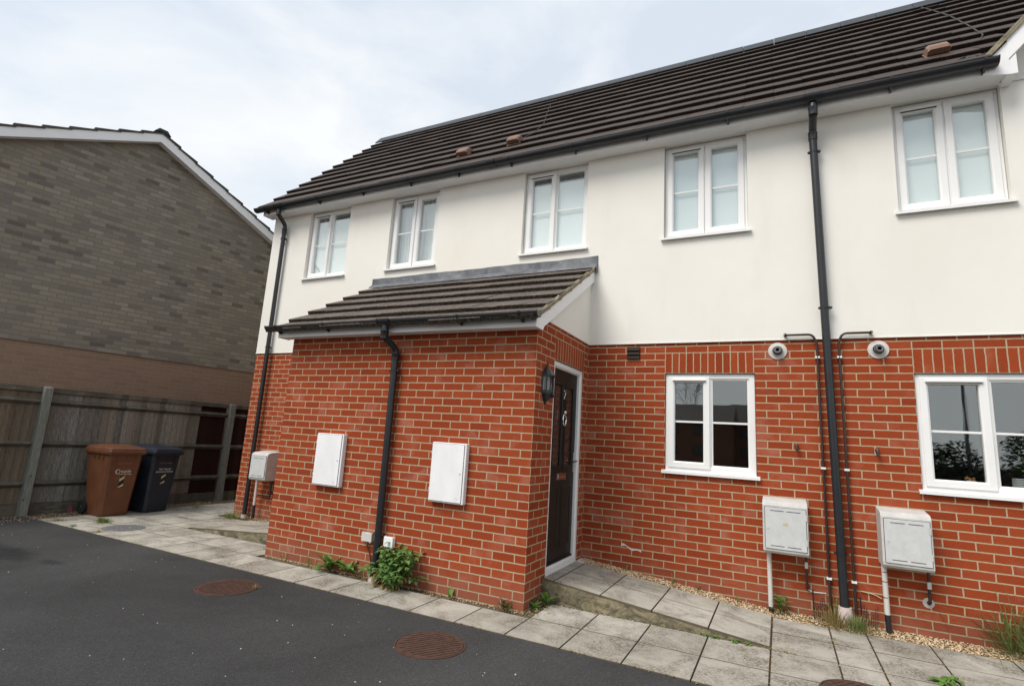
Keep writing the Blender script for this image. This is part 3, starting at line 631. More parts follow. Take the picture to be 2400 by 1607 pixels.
fl.build('lead_flashing', 'lead', proof, fix=False)
vb = MB(); n = 22
for k in range(n):
    y0, y1 = -.20 + (D + .19) * k / n, -.20 + (D + .19) * (k + 1) / n; a, a2 = [.003 * math.sin(q * 11) + .002 * math.sin(q * 31) for q in (y0, y1)]; b_, b2 = [.004 * math.sin(q * 17 + 1) - .003 for q in (y0, y1)]
    vb.add([(.066 + a, y0, PR(y0) - .055), (.066 + a2, y1, PR(y1) - .055), (.070 + a2, y1, PR(y1) - .012 + b2), (.070 + a, y0, PR(y0) - .012 + b_), (.02, y0, PR(y0) - .055), (.02, y1, PR(y1) - .055), (.052, y1, PR(y1) + .008 + b2), (.052, y0, PR(y0) + .008 + b_)],
           [(0, 1, 2, 3), (3, 2, 6, 7), (0, 4, 5, 1)])
vb.add([(.02, -.2, PR(-.2) - .055), (.066, -.2, PR(-.2) - .055), (.07, -.2, PR(-.2) - .012), (.052, -.2, PR(-.2) + .008), (.02, -.2, PR(-.2))], [(0, 1, 2, 3, 4)])
vb.build('verge_mortar', 'bedding', proof, fix=False)
MB().box(-3.335, .019, -.152, -.134, 2.495, 2.60).build('fascia', 'board', house)
MB().box(-3.333, .019, -.133, -.004, 2.497, 2.506).build('soffit', 'board', house)
MB().prism([(-.155, 2.493), (-.155, 2.57), (-.12, PR(-.12) - .058), (D - .02, PR(D - .02) - .058), (D - .02, PR(D - .02) - .205), (.03, PR(.03) - .205), (.005, 2.493)], 'x', .020, .050).build('bargeboard', 'board', house)
MB().prism([(-.155, 2.493), (-.155, 2.57), (-.12, PR(-.12) - .058), (D - .02, PR(D - .02) - .058), (D - .02, PR(D - .02) - .205), (.03, PR(.03) - .205), (.005, 2.493)], 'x', -3.352, -3.336).build('bargeboard', 'board', house)
gutter(-3.475, .10, -.214, 2.617, .055, -.152, [-3.30, -2.53, -.755, -.085], [], [-1.67])

# ------------------------------------------------------------------ windows
def window(x0, x1, z0, z1, yf, kind, mull, blind=None, top=0, label=None, sillz=.03, silly=.05):
    fr = MB(); fr.ring(x0 + .004, x1 - .004, z0 + .004, z1 - .004, .060, yf, yf + .07)
    gl = []; fr.box(mull - .018, mull + .018, yf + .002, yf + .07, z0 + .06, z1 - .06)
    w_ = fr.build('window', 'upvc', house)
    if label: w_['label'] = label
    def sash(a, b, vent):
        s_ = MB(); s_.ring(a, b, z0 + .034, z1 - .034, .066, yf - .014, yf + .045, ch=.014)
        so_ = s_.build('sash', 'upvc', w_)
        gl.append((a + .066, b - .066, z0 + .10, z1 - .10))
        if vent:
            v = MB(); v.box(a + .045, b - .035, yf - .034, yf - .0145, z1 - .083, z1 - .064); tv = v.build('trickle_vent', 'upvc', w_, bevel=.003); MB().box(a + .050, b - .040, yf - .030, yf - .0148, z1 - .088, z1 - .0835).build('vent_slot', 'slot', w_)
    if kind == 'cf':
        sash(x0 + .034, mull + .006, True); a, b = mull + .018, x1 - .060
        bd = MB(); bd.ring(a, b, z0 + .060, z1 - .060, .018, yf + .012, yf + .05, ch=.006); bd.build('glazing_bead', 'upvc', w_)
        gl.append((a + .018, b - .018, z0 + .078, z1 - .078))
    else:
        sash(x0 + .034, mull - .008, True); sash(mull + .008, x1 - .034, False)
    for (a, b, c, d) in gl:
        MB().box(a - .01, b + .01, yf + .026, yf + .030, c - .01, d + .01).build('pane', 'glass', w_)
        MB().box(a - .002, b + .002, yf + .0205, yf + .0255, (c + d) / 2 - .010, (c + d) / 2 + .010).build('glazing_bar', 'upvc', w_)
    if blind:
        if blind == 'curtain':
            cb = MB(); n = 60
            P_ = [(x0 + .05 + (x1 - x0 - .1) * k / n, yf + .15 + .018 * math.sin(k * 1.3) + .008 * math.sin(k * 3.1)) for k in range(n + 1)]
            for (p, q) in zip(P_, P_[1:]): cb.quad((p[0], p[1], z0 + .05), (q[0], q[1], z0 + .05), (q[0], q[1], z1 - .05), (p[0], p[1], z1 - .05))
            cb.build('curtain', 'curtain', w_, fix=False)
        else: MB().box(x0 + .05, x1 - .05, yf + .06, yf + .064, z0 + .05, z1 - .05 - top).build('blind', blind, w_)
    s_ = MB(); s_.prism([(yf + .02, z0 + .004), (yf - .004, z0 + .006), (yf - silly, z0 - .006), (yf - silly, z0 - sillz), (yf - silly + .012, z0 - sillz), (yf - silly + .012, z0 - .018), (yf + .02, z0 - .018)], 'x', x0 - .028, x1 + .030)
    s_.build('sill', 'upvc', w_)
    return w_
YU = D + .050
window(UP[0][0], UP[0][1], ZS + .02, ZH, YU, 'cf', UP[0][0] + .43, 'blind_w', .10, silly=.105)
window(UP[1][0], UP[1][1], ZS + .02, ZH, YU, 'cc', sum(UP[1]) / 2, 'curtain', silly=.105)
window(UP[2][0], UP[2][1], ZS + .02, ZH, YU, 'cf', UP[2][0] + .43, 'blind_w', .12, silly=.105)
window(UP[3][0], UP[3][1], ZS + .02, ZH, YU, 'cc', sum(UP[3]) / 2, 'blind', silly=.105)
window(UP[4][0], UP[4][1], ZS + .02, ZH, YU, 'cc', sum(UP[4]) / 2, 'blind', silly=.105)
g1 = window(OP_G1[0], OP_G1[1], OP_G1[2] + .02, OP_G1[3], D + .022, 'cf', OP_G1[0] + .457, silly=.060, sillz=.034, label='dark window on the ground floor under a soldier course')
g2 = window(OP_G2[0], OP_G2[1], OP_G2[2] + .02, OP_G2[3], D + .022, 'cf', OP_G2[0] + .52, silly=.060, sillz=.034, label='dark window at the right edge, plant standing inside')
MB().box(OP_G1[0], OP_G1[1], D + .02, D + .09, J(2) - .012, J(2)).box(OP_G2[0], OP_G2[1], D + .02, D + .09, J(2) - .012, J(2)).build('mastic', 'slot', house) if False else None

# ------------------------------------------------------------------ door in the porch side
f = lambda a, d_, z: (-d_, a, z)
dz0, dz1 = .205, J(2) - .004
fr = MB(); fr.ring(DO[0] + .003, DO[1] - .003, dz0, dz1, .062, .012, .09, ch=.018, f=f); dr = fr.build('front_door', 'upvc', house)
dr['label'] = 'black front door with two long glass panels in a white frame'
lf = MB(); y0, y1 = DO[0] + .064, DO[1] - .064; lz0, lz1 = dz0 + .03, dz1 - .062
PZ0, PZ1 = lz0 + .98, lz1 - .16; mid = (y0 + y1) / 2; pa = [(y0 + .10, mid - .055), (mid + .055, y1 - .10)]
wall_cells(lf, y0, y1, lz0, lz1, [(a, b, PZ0, PZ1) for a, b in pa], -.052, -.10, axis='x')
leaf = lf.build('door_leaf', 'door', dr)
for a, b in pa:
    q = MB(); q.ring(a - .018, b + .018, PZ0 - .018, PZ1 + .018, .026, .044, .06, ch=.012, f=f); q.build('moulding', 'door', dr)
    MB().box(-.072, -.068, a - .005, b + .005, PZ0 - .005, PZ1 + .005).build('glass_panel', 'dglass', dr)
    q = MB(); q.ring(a - .018, b + .018, lz0 + .16, PZ0 - .20, .026, .046, .06, ch=.012, f=f); q.build('moulding', 'door', dr)
MB().box(-.052, -.034, y0 + .005, y1 - .005, lz0 + .005, lz0 + .05).build('weather_bar', 'door', dr, bevel=.006)
lb = MB(); lb.box(-.052, -.044, mid - .13, mid + .13, 1.075, 1.145); lb.box(-.044, -.038, mid - .11, mid + .11, 1.088, 1.135); lb.build('letterbox', 'chrome', dr, bevel=.003)
kn = MB(); kn.lathe([(.0, -.02), (.022, -.015), (.028, 0), (.022, .012), (0, .016)], (-.036, mid - .01, 1.78), 12)
kn.tube([(-.036, mid - .01 + .045 * math.sin(a), 1.70 + .06 * math.cos(a)) for a in [2 * math.pi * k / 14 for k in range(15)]], .008, 8, caps=False); kn.lathe([(0, -.012), (.014, 0), (0, .012)], (-.034, mid - .01, 1.64), 10); kn.build('knocker', 'chrome', dr, smooth=True)
nm = MB(); nm.tube([(-.046, mid - .035, 2.00), (-.046, mid - .02, 2.022), (-.046, mid + .008, 2.018), (-.046, mid + .015, 1.99), (-.046, mid - .028, 1.925), (-.046, mid + .02, 1.925)], .006, 6); nm.build('door_number', 'chrome', dr, smooth=True)
hd = MB(); hd.box(-.052, -.044, y1 - .055, y1 - .028, 1.15, 1.36); hd.tube([(-.044, y1 - .042, 1.27), (-.005, y1 - .042, 1.27), (.0, y1 - .06, 1.268), (-.002, y1 - .15, 1.262)], .009, 8); hd.lathe([(0, 0), (.012, 0), (.012, .006), (0, .006)], (-.046, y1 - .042, 1.18), 10, axis='x'); hd.build('handle', 'chrome', dr, smooth=True)
sl2 = MB(); sl2.prism([(-.05, .205), (.012, .204), (.085, .192), (.085, .172), (-.05, .172)], 'y', DO[0] - .012, D - .004); sl2.build('threshold', 'upvc', dr, bevel=.003)

# ------------------------------------------------------------------ pipes
def pipe(name, mat, pts, r_, label=None, n=16, parent=house):
    o = MB().tube(pts, r_, n).build(name, mat, parent, smooth=True)
    if label: o['label'] = label
    return o
def clip(o, x, y, z, r_, yw, wide=.045):
    b = MB(); b.lathe([(r_ + .004, -.011), (r_ + .005, .011)], (x, y, z), 18); b.box(x - wide - .012, x + wide + .012, y + .008, y + .02, z - .010, z + .010); b.box(x - .012, x + .012, y + r_, yw, z - .009, z + .009)
    for s in (-1, 1): b.lathe([(0, -.012), (.011, -.010), (.011, .002), (0, .004)], (x + s * (wide + .006), y - .0, z), 8, axis='y')
    return b.build('pipe_clip', 'black', o, fix=False)
def sock(o, x, y, z, r_, h=.07): return MB().lathe([(r_, -h / 2 - .006), (r_ + .006, -h / 2), (r_ + .006, h / 2), (r_ + .009, h / 2 + .004), (r_ + .009, h / 2 + .014), (r_, h / 2 + .016)], (x, y, z), 18).build('pipe_socket', 'black', o, smooth=True)
def smooth_path(pts, k=5):
    out = [Vector(pts[0])]
    for a, b, c in zip(pts, pts[1:], pts[2:]):
        a, b, c = Vector(a), Vector(b), Vector(c); l = min((a - b).length, (c - b).length, .10) * .45
        p, q = b + (a - b).normalized() * l, b + (c - b).normalized() * l
        for i in range(k + 1):
            t = i / k; out.append((1 - t) ** 2 * p + 2 * t * (1 - t) * b + t * t * q)
    out.append(Vector(pts[-1])); return out
yp = D - .060
pts = smooth_path([(-5.50, 1.245, 5.06), (-5.50, 1.245, 4.98), (-5.535, yp - .02, 4.86), (-5.535, yp - .02, 4.74), (-5.535, yp - .005, .05)])
p = pipe('downpipe', 'black', pts, .034); clip(p, -5.535, yp - .02, 4.62, .034, D - .014); clip(p, -5.535, yp - .01, 2.72, .034, D - .014); sock(p, -5.535, yp - .02, 4.74, .034)
MB().lathe([(.036, .055), (.045, .055), (.05, 0)], (-5.535, yp - .005, .0), 18).build('drain_collar', 'collar', p, smooth=True)
yq = -.058
pts = smooth_path([(-1.67, -.214, 2.56), (-1.67, -.214, 2.44), (-1.625, yq, 2.33), (-1.622, yq, 2.22), (-1.612, yq, .02)])
p = pipe('downpipe', 'black', pts, .036); clip(p, -1.62, yq, 2.10, .036, 0); clip(p, -1.613, yq, .445, .036, 0); sock(p, -1.67, -.214, 2.455, .036); sock(p, -1.62, yq, 2.245, .036, .05)
MB().lathe([(.040, .075), (.052, .075), (.058, .0), (.05, 0)], (-1.612, yq, .0), 20).build('drain_collar', 'collar', p, smooth=True)
pts = smooth_path([(2.42, 1.245, 5.06), (2.42, 1.245, 4.97), (2.42, D - .085, 4.86), (2.42, D - .085, 4.74), (2.505, D - .082, .14)])
p = pipe('downpipe', 'black', pts, .037); p['label'] = 'tall black downpipe between two thin brown pipes'; clip(p, 2.425, D - .085, 4.62, .037, D - .014); clip(p, 2.461, D - .085, 2.93, .037, D - .014); clip(p, 2.497, D - .083, .62, .037, D); sock(p, 2.42, D - .085, 4.79, .037)
sock(p, 2.42, 1.245, 4.97, .037)
MB().lathe([(.038, .165), (.052, .165), (.072, .0), (.05, 0)], (2.507, D - .080, .005), 22).build('drain_collar', 'collar', p, smooth=True)
yo = D - .035
for s, pp in ((1, [(2.10, D, 2.672), (2.10, yo - .012, 2.672), (2.34, yo - .012, 2.672), (2.378, yo - .006, 2.59), (2.40, yo, .03)]), (-1, [(2.832, D, 2.675), (2.832, yo - .012, 2.675), (2.60, yo - .012, 2.675), (2.563, yo - .006, 2.59), (2.596, yo, .03)])):
    p = pipe('overflow_pipe', 'brownpipe', smooth_path(pp, 7), .0115, n=10)
    MB().tube([(2.43 if s == 1 else 2.55, yo, .16), (2.408 if s == 1 else 2.59, yo, .16), (2.408 if s == 1 else 2.597, yo, .02)], .013, 8).build('pipe_elbow', 'brownpipe', p, smooth=True) if False else None
    for z in (2.44, 1.37, .382):
        x = pp[3][0] + (pp[4][0] - pp[3][0]) * (2.59 - z) / 2.56
        MB().box(x - .021, x + .021, yo - .016, D - .001, z - .010, z + .010).build('pipe_clip', 'upvc', p, bevel=.002)
    MB().lathe([(.0165, -.02), (.0165, .02)], (pp[0][0], yo - .012, 2.672), 10, axis='y').build('pipe_elbow', 'brownpipe', p)
# boiler flues
for fx_, fz_ in ((2.027, 2.517), (2.888, 2.514)):
    fl_ = MB(); fl_.lathe([(.0, -.0), (.088, -.002), (.087, -.010), (.058, -.014), (.056, -.024), (.049, -.026), (.047, -.012)], (fx_, D, fz_), 28, axis='y'); o = fl_.build('boiler_flue', 'pvc', house, smooth=True)
    c_ = MB(); c_.lathe([(.046, -.018), (0, -.018)], (fx_, D, fz_), 20, axis='y')
    c_.build('flue_hole', 'slot', o)
    c_ = MB(); c_.lathe([(.024, -.01), (.024, -.075), (.028, -.078), (.028, -.09), (.018, -.09), (.018, -.01)], (fx_, D, fz_), 18, axis='y')
    for k, rr in ((0, .040), (1, .036), (2, .03)):
        c_.tube([(fx_ + rr * math.cos(a), D - .045 - .022 * k, fz_ + rr * math.sin(a)) for a in [2 * math.pi * i / 16 for i in range(17)]], .0028, 5, caps=False)
    for k in range(4):
        a = k * math.pi / 2 + .5; c_.tube([(fx_ + .042 * math.cos(a), D - .01, fz_ + .042 * math.sin(a)), (fx_ + .03 * math.cos(a), D - .092, fz_ + .03 * math.sin(a))], .0028, 5)
    c_.build('flue_terminal', 'iron', o, smooth=True)
# brown louvre vent
lv = MB(); lv.box(.468, .618, D - .006, D, 2.447, 2.592)
for k in range(3): z = 2.452 + .047 * k; lv.add([(.474, D - .007, z + .043), (.612, D - .007, z + .043), (.612, D - .024, z + .004), (.474, D - .024, z + .004), (.612, D - .006, z), (.474, D - .006, z)], [(0, 1, 2, 3), (3, 2, 4, 5), (0, 3, 5), (1, 4, 2)])
o = lv.build('air_vent', 'louvre', house, fix=False)
sm = MB(); n = 14
for k in range(n):
    t_ = k / n; t2 = (k + 1) / n
    def q(t_, s_): return (0.447 + (0.666 - 0.447) * t_, D - .0022, 0.410 + (0.362 - 0.410) * t_ + .010 * math.sin(t_ * 9) + s_ * (.009 + .006 * math.sin(t_ * 13 + 1) * (1 - t_)))
    sm.quad(q(t_, -1), q(t2, -1), q(t2, 1), q(t_, 1))
sm.build('paint_smear', 'pvc', house, fix=False)
# little brown condensate stubs
for hx, hz in ((2.169, 1.575), (2.827, 1.568)):
    MB().tube([(hx, D, hz), (hx, D - .045, hz), (hx + .002, D - .05, hz - .015), (hx + .002, D - .05, hz - .06)], [.016, .016, .014, .012], 10).build('pipe_stub', 'brownpipe', house, smooth=True)

# ------------------------------------------------------------------ wall mounted boxes
def elec_box(x0, x1, z0, z1, label, lock):
    t = thing('electric_meter_box', label, 'meter box', ((x0 + x1) / 2, 0, z0), 'white electric meter boxes on the porch wall')
    MB().box(x0, x1, -.058, 0, z0, z1).build('casing', 'ebox', t, bevel=.006)
    MB().box(x0 + .006, x1 - .022, -.066, -.0585, z0 + .014, z1 - .012).build('door', 'ebox', t, bevel=.002)
    MB().box(x0 + .003, x1 - .018, -.0592, -.0582, z0 + .010, z1 - .008).build('door_gap', 'slot', t)
    MB().lathe([(0, -.070), (.008, -.070), (.008, -.066)], (x1 - .05, 0, z0 + (z1 - z0) * lock), 10, axis='y').build('lock', 'gdoor', t)
    MB().tube([(x1 - .075 + .013 * math.cos(a), -.0665, z0 + .05 + .013 * math.sin(a)) for a in [2 * math.pi * i / 14 for i in range(15)]], .0012, 4, caps=False).build('badge', 'gdoor', t)
    for zz in (z0 + .12, z1 - .10): MB().box(x0 - .003, x0 + .004, -.064, -.045, zz - .012, zz + .012).build('hinge', 'gdoor', t)
elec_box(-2.605, -2.216, .842, 1.404, 'white electric meter box on the porch brickwork, left of the downpipe', .5)
elec_box(-1.048, -.655, .826, 1.392, 'white electric meter box on the porch brickwork, between downpipe and lantern corner', .5)
def gas_box(x0, x1, z0, z1, dep, label, flip=1, sticker=False):
    t = thing('gas_meter_box', label, 'meter box', ((x0 + x1) / 2, D, z0), 'grey gas meter boxes')
    yf = D - dep
    MB().prism([(D, z0 - .0), (yf + .02, z0), (yf, z0 + .022), (yf, z1 - .045), (yf + .012, z1 - .020), (yf + .05, z1 - .004), (D, z1 + .020)], 'x', x0, x1).build('casing', 'gbox', t, bevel=.006)
    a, b, c, d = x0 + .022, x1 - .016, z0 + .042, z1 - .062
    MB().box(a, b, yf - .0095, yf + .001, c, d).build('door', 'gdoor', t, bevel=.003)
    MB().box(a - .004, b + .004, yf - .0015, yf + .0008, c - .004, d + .004).build('door_gap', 'slot', t)
    s_ = MB(); m_ = (a + b) / 2
    for zz in (c + .028, d - .028):
        for (p, q) in ((a + .045, m_ - .012), (m_ + .012, b - .045)): s_.box(p, q, yf - .0105, yf - .009, zz - .003, zz + .003)
    s_.build('door_groove', 'slot', t)
    lx = a + .024 if flip == 1 else b - .024
    MB().lathe([(0, -dep - .014), (.008, -dep - .014), (.009, -dep - .009)], (lx, D, (c + d) / 2), 10, axis='y').build('lock', 'pvc', t)
    hx = b - .0 if flip == 1 else a
    for zz in (c + .08, d - .07): MB().box(hx - .012, hx + .006, yf - .011, yf - .006, zz - .028, zz + .028).build('hinge', 'gbox', t)
    if sticker: MB().box(m_ - .02, m_ + .022, yf - .0103, yf - .0098, (c + d) / 2 + .03, (c + d) / 2 + .055).build('sticker', 'stick', t)
    return t
t0 = gas_box(-5.325, -4.965, .615, 1.035, .25, 'grey gas meter box in the corner left of the porch')
t1 = gas_box(1.858, 2.236, .568, 1.043, .235, 'grey gas meter box with a small yellowed sticker, left of the tall downpipe', sticker=True)
t2 = gas_box(2.790, 3.150, .580, 1.045, .25, 'grey gas meter box under the right window, right of the tall downpipe')
def vent_pipe(t, x, z1, zb, bands=()):
    yy = D - .085
    MB().tube([(x, yy, z1), (x + .006, yy, zb)], .021, 14).build('supply_pipe', 'pvc', t, smooth=True)
    MB().tube([(x + .006, yy, zb), (x + .010, yy + .004, .01)], .0225, 14).build('pipe_sleeve', 'black', t, smooth=True)
    for z in bands: MB().lathe([(.022, -.003), (.0225, 0), (.022, .003)], (x + .002, yy, z), 14).build('pipe_band', 'black', t)
vent_pipe(t1, 1.902, .57, .065); vent_pipe(t2, 2.815, .582, .165, (.515, .435, .305)); vent_pipe(t0, -5.32, .62, .22)
p = MB().tube(smooth_path([(-5.04, D - .05, .62), (-5.04, D - .05, .40), (-5.04, D - .05, .375), (-5.30, D - .05, .37)]), .013, 10).build('gas_pipe', 'brownpipe', t0, smooth=True)
p = MB().tube([(2.215, D - .05, .57), (2.216, D - .05, .29), (2.218, D - .03, .27)], [.011, .012, .016], 10).build('gas_pipe', 'brownpipe', t1, smooth=True)
MB().box(2.203, 2.228, D - .066, D - .036, .445, .50).build('pipe_label', 'pvc', t1)
MB().tube(smooth_path([(2.222, D - .02, .30), (2.226, D - .02, .252), (2.26, D - .012, .238), (2.37, D - .008, .243)]), .0042, 6).build('earth_wire', 'upvc', t1, smooth=True)
p = MB().tube([(3.137, D - .05, .585), (3.135, D - .05, .315), (3.133, D - .02, .30)], [.012, .013, .018], 10).build('gas_pipe', 'brownpipe', t2, smooth=True)
MB().box(3.123, 3.150, D - .066, D - .036, .42, .475).build('pipe_label', 'pvc', t2)
MB().tube(smooth_path([(2.795, D - .02, .275), (2.74, D - .012, .30), (2.64, D - .01, .31)]), .004, 6).build('earth_wire', 'stick', t2, smooth=True)
MB().lathe([(0, -.002), (.035, -.002), (.042, 0)], (3.133, D, .295), 14, axis='y').build('pipe_grout', 'gbox', t2)
# junction boxes
for (x0, x1, z0, z1, mt, lab) in ((-1.835, -1.70, .352, .438, 'gbox', 'small grey junction box with cable, left of the porch downpipe'), (-1.545, -1.432, .335, .432, 'ebox', 'small white junction box above the bushy weed, right of the downpipe')):
    t = thing('junction_box', lab, 'junction box', ((x0 + x1) / 2, 0, z0), 'junction boxes beside the porch downpipe')
    MB().box(x0 + .004, x1 - .004, -.030, 0, z0 + .004, z1 - .004).build('casing', mt, t, bevel=.004)
    MB().box(x0, x1, -.052, -.031, z0, z1).build('lid', mt, t, bevel=.005)
    for sx in (x0 + .012, x1 - .024):
        for zz in (z1, z0 - .007): MB().box(sx, sx + .012, -.05, -.036, zz, zz + .007).build('screw_lug', mt, t)
    MB().tube(smooth_path([((x0 + x1) / 2 - .01, -.018, z0 + .01), ((x0 + x1) / 2, -.018, z0 - .06), ((x0 + x1) / 2 + (.05 if mt == 'gbox' else 0), -.012, z0 - .15), ((x0 + x1) / 2 + (.07 if mt == 'gbox' else 0), -.012, 0.0)]), .005, 6).build('cable', 'black', t, smooth=True)

# ------------------------------------------------------------------ lantern
LY = .235
lan = thing('wall_lantern', 'black coach style half lantern on the brick beside the front door', 'wall lamp', (0, LY, 1.81))
def half(prof, n=6): return MB().lathe(prof, (0.004, LY, 0), n, a0=-math.pi / 2, a1=math.pi / 2)
bp = MB(); bp.prism([(LY - .03, 1.84), (LY + .03, 1.84), (LY + .055, 1.90), (LY + .055, 2.12), (LY + .02, 2.16), (LY - .02, 2.16), (LY - .055, 2.12), (LY - .055, 1.90)], 'x', 0, .012); bp.build('back_plate', 'black', lan)
half([(0, 2.195), (.012, 2.185), (.012, 2.175), (.05, 2.15), (.088, 2.105), (.098, 2.088), (.098, 2.078), (.085, 2.076), (0, 2.076)]).build('lamp_hood', 'black', lan)
MB().lathe([(0, 2.225), (.010, 2.215), (.006, 2.20), (.010, 2.19), (0, 2.185)], (.02, LY, 0), 10).build('finial', 'black', lan, smooth=True)
half([(.082, 1.945), (.085, 1.94), (.085, 1.915), (.06, 1.885), (.045, 1.86), (.02, 1.845), (.012, 1.815), (0, 1.805)]).build('lamp_base', 'black', lan)
half([(.074, 2.078), (.074, 1.942)]).build('lamp_glass', 'glass_l', lan)
bs = MB()
for k in range(7):
    a = -math.pi / 2 + math.pi * k / 6; bs.tube([(.004 + .078 * math.cos(a), LY + .078 * math.sin(a), 1.94), (.004 + .078 * math.cos(a), LY + .078 * math.sin(a), 2.08)], .006, 6)
bs.build('glazing_bar', 'black', lan)
MB().lathe([(0, 1.94), (.028, 1.945), (.03, 1.99), (.024, 2.03), (0, 2.045)], (.035, LY, 0), 12).build('bulb', 'opal', lan, smooth=True)
MB().box(.01, .012, LY - .07, LY + .07, 1.945, 2.075).build('reflector', 'opal', lan)
MB().lathe([(0, -.03), (.02, -.028), (.022, 0), (0, .005)], (.075, LY + .03, 1.905), 10).build('motion_sensor', 'black', lan, smooth=True)

# ------------------------------------------------------------------ manhole covers
def manhole(x, y, r_, mat, label, pat, z=.004, ang=0.4):
    t = thing('manhole_cover', label, 'manhole cover', (x, y, 0), 'round drain covers')
    MB().lathe([(r_ + .018, z - .02), (r_ + .018, z + .001), (r_ + .006, z + .002), (r_ + .004, z - .01)], (x, y, 0), 48).build('frame_ring', mat, t)
    d_ = MB(); d_.lathe([(r_, z - .02), (r_, z + .002), (0, z + .002)], (x, y, 0), 48); d_.build('cover_plate', mat, t)
    rb = MB(); ca, sa = math.cos(ang), math.sin(ang); s = -r_ + .03
    def bar(u0, u1, v0, v1):
        q = [(u0, v0), (u1, v0), (u1, v1), (u0, v1)]; q = [(x + a * ca - b * sa, y + a * sa + b * ca) for a, b in q]
        rb.add([(a, b, z + .001) for a, b in q] + [(a, b, z + .006) for a, b in q], [(4, 5, 6, 7), (0, 1, 5, 4), (1, 2, 6, 5), (2, 3, 7, 6), (3, 0, 4, 7)])
    i = 0
    while s < r_ - .03:
        h = math.sqrt(max(r_ ** 2 - max(abs(s), abs(s + .024)) ** 2, 0)) - .012
        if pat == 'bars': bar(-h, h, s, s + .022)
        else:
            u = -h + (i % 2) * .02
            while u < h - .01: bar(u, min(u + .052, h), s, s + .022); u += .062
        s += .036; i += 1
    rb.build('raised_ribs', mat, t, fix=False)
manhole(-2.455, -1.04, .245, 'rust', 'rusty drain cover with straight ribs in the tarmac near the porch downpipe', 'bars', ang=1.3)
manhole(-.225, -1.07, .235, 'rust', 'rusty drain cover with chequered ribs in the tarmac in front of the porch corner', 'chequer', ang=1.0)
manhole(-5.76, -.17, .225, 'iron', 'grey drain cover let into the slabs in front of the bins', 'chequer', z=.008, ang=.4)
manhole(2.46, -.185, .235, 'rust', 'rusty drain cover let into the slabs at the bottom edge, below the tall downpipe', 'chequer', z=.008, ang=.9)

